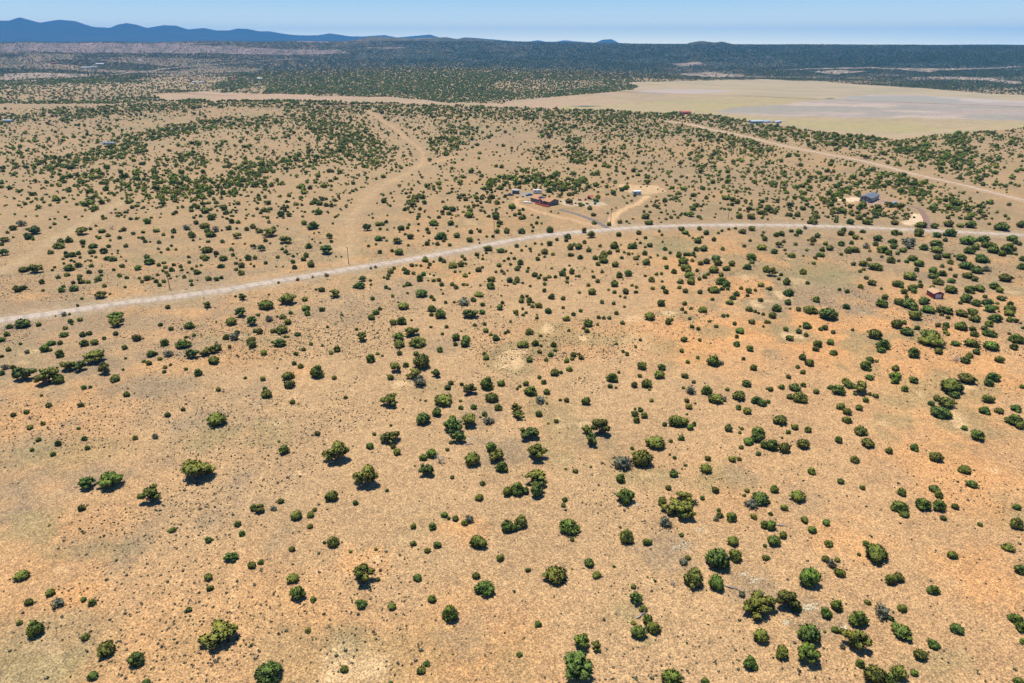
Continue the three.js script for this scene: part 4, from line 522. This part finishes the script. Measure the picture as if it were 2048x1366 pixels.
{ // brown house by the gravel road
  const roofM = mat(0.40, 0.205, 0.10, 0.9), wallM = mat(0.17, 0.14, 0.125, 0.9), W = 8.4, o = house('ranch_house', ground(1061, 402.4), ground(1099, 412), W, 2.7, 1.5, wallM, roofM, 'long brown house with orange shingle roof and dark solar panels'), L = o.userData.L;
  const c = part('porch_gable', gable(1.6, 4.6, 2.7, 1.1).rotateY(Math.PI / 2), wallM, o); c.position.set(L * 0.12, 0, W / 2 + 0.6);
  for (const s of [-1, 1]) part('roof', roofSlab(3.6, 4.6, 2.72, 1.1, s).rotateY(Math.PI / 2), roofM, o).position.set(L * 0.12, 0.02, W / 2 - 0.4);
  for (let i = 0; i < 3; i++) { const p = part('solar_panel', box(1.9, 0.06, 2.6), mat(0.02, 0.03, 0.06, 0.2), o); p.position.set(-L * 0.12 + i * 2.0, 2.7 + 1.5 - 2.0 * 1.5 / (W / 2) + 0.26, 2.0); p.rotation.x = Math.atan(1.5 / (W / 2)); }
  for (const x of [-0.42, -0.3, -0.16, 0.3, 0.42]) window_(o, 1.1, 1.2, L * x, 1.6, W / 2 + 0.03);
  for (const z of [-2, 1.6]) window_(o, 1.1, 1.3, L / 2 + 0.03, 1.6, z, Math.PI / 2);
  window_(o, 1.2, 1.2, L * 0.12 + 1, 1.6, W / 2 + 1.43); door_(o, 0.95, 2.05, L * 0.12 - 1, 1.05, W / 2 + 1.45, white);
  const red = mat(0.33, 0.055, 0.03, 0.8), d = base('red_deck', ground(1085.5, 411), o.rotation.y); d.position.y = o.position.y; tag(d, 'long red wooden deck with railing along the front of the brown house', 'deck');
  part('platform', box(13, 0.6, 2.2, 0, 0.3, 0), red, d); part('handrail', box(13, 0.12, 0.14, 0, 1.65, 1.05), red, d); part('lower_rail', box(13, 0.1, 0.1, 0, 1.1, 1.05), red, d);
  for (let i = 0; i < 12; i++) part('post', box(0.14, 1.05, 0.14, -6.4 + i * 12.8 / 11, 1.12, 1.05), red, d);
  part('stairs', box(1.4, 0.3, 1.2, 3, 0.15, 1.7), red, d);
}
{ // grey house on the slope
  const roofM = mat(0.115, 0.13, 0.16, 0.8), wallM = mat(0.36, 0.345, 0.31, 0.9), W = 8, a = ground(1743.5, 404.6), dir = new THREE.Vector3(Math.cos(0.82), 0, -Math.sin(0.82)), b = a.clone().addScaledVector(dir, 15);
  const o = house('manufactured_house', a, b, W, 3.0, 1.3, wallM, roofM, 'grey house with slate blue roof and white-posted porch above the curved driveway'), L = o.userData.L;
  part('porch_floor', box(2.6, 0.7, W - 1, -L / 2 - 1.3, 0.35, 0), mat(0.4, 0.38, 0.36), o);
  for (const s of [-1, 1]) part('roof', roofSlab(2.6, W, 3.02, 1.3, s, 0.35), roofM, o).position.x = -L / 2 - 1.45;
  for (const z of [-3.3, -1.1, 1.1, 3.3]) part('porch_post', box(0.2, 2.5, 0.2, -L / 2 - 2.4, 1.9, z), white, o);
  part('porch_railing', box(0.1, 0.12, W - 1, -L / 2 - 2.4, 1.6, 0), white, o); part('steps', box(1.5, 0.5, 1.6, -L / 2 - 3.1, 0.25, 1.6), white, o);
  door_(o, 1, 2.1, -L / 2 - 0.03, 1.75, 0, mat(0.2, 0.1, 0.07), -Math.PI / 2);
  for (const z of [-2.4, 2.4]) window_(o, 1.2, 1.2, -L / 2 - 0.03, 1.9, z, -Math.PI / 2);
  for (const x of [-0.36, -0.12, 0.12, 0.36]) window_(o, 1.1, 1.2, L * x, 1.8, W / 2 + 0.03);
  for (const x of [-0.25, 0.05, 0.3]) part('roof_vent', new THREE.CylinderGeometry(0.14, 0.14, 0.7, 8).translate(L * x, 4.2, 1), white, o);
}
{ // red garage
  const red = mat(0.24, 0.03, 0.035, 0.75), roofM = mat(0.44, 0.28, 0.15, 0.8), a = ground(1867, 597.6), b = ground(1886.5, 597.2), f = frameOf(a, b), o = base('garage', f.mid.clone().addScaledVector(f.out, -2.7), f.turn - 0.08);
  tag(o, 'small dark red garage with tan roof and pale roll-up door among green bushes', 'garage');
  part('wall', gable(5.4, 4.3, 2.3, 0.95).rotateY(Math.PI / 2), red, o); for (const s of [-1, 1]) part('roof', roofSlab(5.4, 4.3, 2.3, 0.95, s, 0.25, 0.08).rotateY(Math.PI / 2), roofM, o);
  const d = part('garage_door', box(2.6, 2.0, 0.1, 0, 1.0, 2.72), mat(0.55, 0.53, 0.53, 0.5), o); for (let i = 0; i < 4; i++) part('door_panel', box(2.5, 0.44, 0.03, 0, 0.26 + i * 0.49, 2.785), mat(0.60, 0.58, 0.58, 0.5), d);
  window_(o, 0.8, 0.7, -2.17, 1.4, -1.2, -Math.PI / 2);
}
function shed(px, py, w, d, h, wallM, roofM, label, turn, name = 'shed') {
  const p = ground(px, py), o = base(name, p, turn); tag(o, label, 'shed'); part('wall', box(w, h + 0.3, d, 0, h / 2 - 0.15, 0), wallM, o); part('roof', box(w + 0.3, 0.14, d + 0.3, 0, h + 0.08, 0), roofM, o);
  for (const x of [-0.18, 0.22]) window_(o, 0.9, 0.8, w * x, h * 0.58, d / 2 + 0.03); door_(o, 0.9, 1.9, -w * 0.38, 0.95, d / 2 + 0.045, darkTrim); return o;
}
shed(1273.5, 389.5, 5.6, 3, 2.7, mat(0.50, 0.53, 0.56, 0.6), mat(0.74, 0.75, 0.76, 0.5), 'pale grey box shed standing alone beside the short dirt track', 0.15);
shed(1031.5, 387, 4.6, 3.2, 2.5, mat(0.05, 0.07, 0.12, 0.7), mat(0.42, 0.43, 0.46, 0.5), 'dark blue shed with light flat roof behind the brown house', -0.2);
{ const p = ground(1181, 398), o = base('tent_shelter', p, 0.5); tag(o, 'small red peaked shelter in the junk yard beside the brown house', 'shelter'); for (const s of [-1, 1]) part('roof', roofSlab(3.2, 3.4, 1.5, 1.1, s, 0.1, 0.06), mat(0.40, 0.10, 0.06, 0.8), o); for (const x of [-1.5, 1.5]) for (const z of [-1.5, 1.5]) part('post', box(0.1, 1.7, 0.1, x, 0.8, z), darkTrim, o); part('wall', box(3.2, 1.5, 0.06, 0, 0.75, -1.5), mat(0.25, 0.03, 0.03), o); }
const tyre = mat(0.02, 0.02, 0.02, 0.9), hub = mat(0.4, 0.4, 0.42, 0.4, { metalness: 0.8 });
function vehicle(name, px, py, turn, paint, label, category, kind) {
  const o = base(name, ground(px, py), turn), s = new THREE.Shape(); tag(o, label, category);
  const body = kind === 'truck' ? [[-2.7, 0.5], [2.7, 0.5], [2.7, 1.0], [1.4, 1.1], [0.8, 1.75], [-0.6, 1.8], [-0.8, 1.15], [-2.7, 1.15]] : kind === 'trailer' ? [[-3.2, 0.5], [3.0, 0.5], [3.2, 1.4], [2.6, 2.7], [-3.0, 2.75], [-3.2, 2.4]] : [[-2.2, 0.4], [2.2, 0.4], [2.25, 0.85], [1.2, 1.0], [0.6, 1.5], [-1.2, 1.52], [-1.9, 1.0], [-2.25, 0.9]];
  body.forEach(([x, y], i) => i ? s.lineTo(x, y) : s.moveTo(x, y)); part('body', new THREE.ExtrudeGeometry(s, { depth: 1.7, bevelEnabled: true, bevelSize: 0.06, bevelThickness: 0.06, bevelSegments: 2 }).translate(0, 0, -0.85), paint, o);
  const y = kind === 'trailer' ? 1.9 : kind === 'truck' ? 1.42 : 1.24; for (const z of [-0.92, 0.92]) for (const x of kind === 'trailer' ? [-1.6, 1.2] : [-0.55, 0.3]) part('window', box(kind === 'trailer' ? 1.2 : 0.7, kind === 'trailer' ? 0.6 : 0.36, 0.03, x, y, z), glass, o);
  for (const x of kind === 'trailer' ? [-0.7, 0.2] : kind === 'truck' ? [-1.8, 1.8] : [-1.4, 1.4]) for (const z of [-0.85, 0.85]) { const w = part('wheel', new THREE.CylinderGeometry(0.36, 0.36, 0.24, 16).rotateX(Math.PI / 2), tyre, o); w.position.set(x, 0.36, z); part('rim', new THREE.CylinderGeometry(0.2, 0.2, 0.26, 12).rotateX(Math.PI / 2), hub, w); }
  return o;
}
vehicle('parked_car', 1059, 391, 0.5, mat(0.10, 0.25, 0.42, 0.3), 'light blue car parked behind the brown house', 'car', 'car');
vehicle('camper_trailer', 1075, 387, 0.1, white, 'white camper trailer parked behind the brown house', 'trailer', 'trailer');
vehicle('pickup_truck', 1019.5, 391.5, 0.2, mat(0.10, 0.10, 0.11, 0.35), 'dark pickup truck parked beside the dark blue shed', 'truck', 'truck');
vehicle('parked_car', 1790, 408.5, 0.1, mat(0.16, 0.34, 0.36, 0.3), 'pale teal car half hidden by bushes near the grey house', 'car', 'car');
{
  const poleM = mat(0.13, 0.09, 0.065, 0.95), words = ['beside the left stretch of the gravel road', 'beside the sandy wash where it meets the gravel road', 'above the middle bend of the gravel road', 'at the foot of the dirt track to the pale shed', 'near the highest point of the gravel road'];
  [[340, 579, 549], [697.7, 529, 495.5], [988.7, 477.5, 444.5], [1221, 452.5, 423], [1456, 440, 418]].forEach(([px, py, top], i) => {
    const p = ground(px, py), depth = project(p.x, p.y, p.z)[2], h = (py - top) * depth / FOCAL / CP * 0.99, o = base('utility_pole', p, -0.5); tag(o, `thin wooden utility pole ${words[i]}`, 'utility pole', 'utility poles along the gravel road');
    part('pole', new THREE.CylinderGeometry(0.11, 0.17, h + 0.4, 8).translate(0, h / 2 - 0.2, 0), poleM, o); part('crossarm', box(1.6, 0.12, 0.1, 0, h - 0.5, 0.14), poleM, o); for (const x of [-0.7, 0.7]) part('insulator', new THREE.CylinderGeometry(0.05, 0.06, 0.2, 8).translate(x, h - 0.34, 0.14), white, o);
  });
}
{ // far houses
  const pale = mat(0.62, 0.62, 0.62, 0.7), blueish = mat(0.30, 0.36, 0.46, 0.7), redR = mat(0.34, 0.08, 0.07, 0.8), tan = mat(0.45, 0.36, 0.25), steel = mat(0.42, 0.44, 0.47, 0.5), L = 'farmhouses in the distance';
  const far = [[205, 229, 289.5, 3.2, 2.5, 0.3, pale, mat(0.33, 0.37, 0.44, 0.6), 'long low pale mobile home among the trees on the left slope'], [5, 24, 244.5, 5, 2.8, 0.6, blueish, steel, 'small silvery roofed house at the left edge'], [1362, 1382, 228.5, 9, 3, 1.6, mat(0.3, 0.1, 0.09), redR, 'small red-roofed barn on the crest above the basin'], [1503, 1525, 247, 9, 3, 1.2, blueish, mat(0.36, 0.42, 0.45, 0.6), 'blue-grey house with pale roof on the crest, leftmost of the ridge cluster'], [1529, 1541, 245.8, 7, 3, 1.2, pale, blueish, 'pale outbuilding in the middle of the ridge cluster'], [1551, 1563, 246.2, 6, 3, 1, blueish, steel, 'small silver-roofed shed, rightmost of the ridge cluster'],
    [163, 180, 136.5, 14, 4, 2, pale, steel, 'long silver roofed barn on the far plain, left of a pair'], [181, 195, 135, 14, 4, 2, pale, steel, 'silver roofed barn on the far plain, right of a pair'], [192, 208, 129.5, 14, 5, 2, pale, white, 'white roofed barn above the far pair of barns'], [103, 112, 128, 14, 4, 2, redR, redR, 'tiny red roofed house on the far left plain'], [277, 284, 122, 14, 4, 2, pale, white, 'tiny white building on the far plain near the dark tree line'], [461, 469, 161, 9, 3, 1.5, tan, redR, 'small pinkish roofed house beyond the sandy strip'], [514, 523, 158.5, 10, 3, 1.5, pale, white, 'small white roofed house beyond the sandy strip'], [398, 407, 166.5, 8, 3, 1.2, blueish, steel, 'small grey house in the wooded plain beyond the ridge'], [416, 425, 166.5, 8, 3, 1.2, tan, mat(0.55, 0.42, 0.16), 'small tan roofed house in the wooded plain beyond the ridge'], [385, 392, 165.5, 8, 3, 1.2, pale, steel, 'tiny pale house, leftmost in the wooded plain hamlet']];
  for (const [x0, x1, y, W, e, h, w, r, label] of far) { const o = house('distant_house', ground(x0, y), ground(x1, y), W, e, h, w, r, label, 'house', L), n = o.userData.L; for (const x of [-0.3, 0.28]) window_(o, 1.2, 1.2, n * x, e * 0.55, W / 2 + 0.03); door_(o, 1, 2, 0, 1, W / 2 + 0.04, darkTrim); }
}
{ // fallen wood
  const fallen = (px, py, len, turn, label) => { const o = base('fallen_branch', ground(px, py), turn); tag(o, label, 'branch'); part('log', limb([[-len / 2, 0.1, 0], [-len / 5, 0.28, 0.2], [len / 5, 0.3, -0.15], [len / 2, 0.15, 0.2]], 0.16, 0.07, 7), greyWood, o); for (let i = 0; i < 6; i++) { const x = rr(-0.4, 0.45) * len; part('twig', limb(bent([x, 0.22, 0], [x + rr(0.2, 0.7), rr(0.1, 0.9), rr(-0.9, 0.9)], 4, 0.1), 0.05, 0.015, 5), greyWood, o); } };
  fallen(1281, 1232, 2.4, 0.6, 'pale fallen log between two clumps of bushes near the bottom edge'); fallen(1466, 1177, 3.2, -0.5, 'grey fallen branch lying beside a large dark juniper clump'); fallen(1564, 1052, 2.2, -0.3, 'small grey fallen branch just right of a bright green bush'); fallen(938, 889, 2, 0.2, 'bleached dead branches beside a juniper stand');
}

{ // odds and ends round the brown house
  const heap = (px, py, w, h, c, label) => { const p = ground(px, py), g = new THREE.IcosahedronGeometry(0.5, 2), a = g.attributes.position; for (let i = 0; i < a.count; i++) { const x = a.getX(i), y = a.getY(i), z = a.getZ(i), q = 0.75 + 0.5 * noise(x * 5 + px, y * 5 + z * 7); a.setXYZ(i, x * q, Math.max(-0.1, y * q), z * q); } g.scale(w, h * 2, w * 0.7); g.computeVertexNormals(); const o = base('tarp_heap', p, rr(0, 3)); part('tarp', g, mat(...c, 0.6), o); tag(o, label, 'heap'); };
  heap(1190.6, 406.5, 2.4, 1, [0.12, 0.42, 0.36], 'teal tarp heap in the yard right of the brown house'); heap(1159, 401, 2.6, 1.2, [0.05, 0.07, 0.16], 'dark blue tarp heap behind the yard bushes'); heap(1142, 409, 2.8, 0.7, [0.34, 0.10, 0.06], 'low rusty red heap just right of the brown house'); heap(1171, 400.5, 2.2, 1.3, [0.26, 0.04, 0.04], 'small dark red heap beside the red peaked shelter'); heap(1134, 406, 2.0, 0.6, [0.6, 0.55, 0.3], 'pale yellow heap close behind the brown house');
  const b = base('small_boat', ground(1055, 406), -0.35), s = new THREE.Shape(); tag(b, 'small white boat lying left of the red deck', 'boat'); s.moveTo(-2.4, -0.8); s.lineTo(1.2, -0.8); s.quadraticCurveTo(2.4, -0.5, 2.8, 0); s.quadraticCurveTo(2.4, 0.5, 1.2, 0.8); s.lineTo(-2.4, 0.8);
  part('hull', new THREE.ExtrudeGeometry(s, { depth: 0.6, bevelEnabled: true, bevelSize: 0.1, bevelThickness: 0.1, bevelSegments: 2 }).rotateX(-Math.PI / 2).translate(0, 0.2, 0), white, b); part('windscreen', box(0.1, 0.5, 1.2, 0.5, 1.15, 0), glass, b);
}
renderer.render(scene, camera);
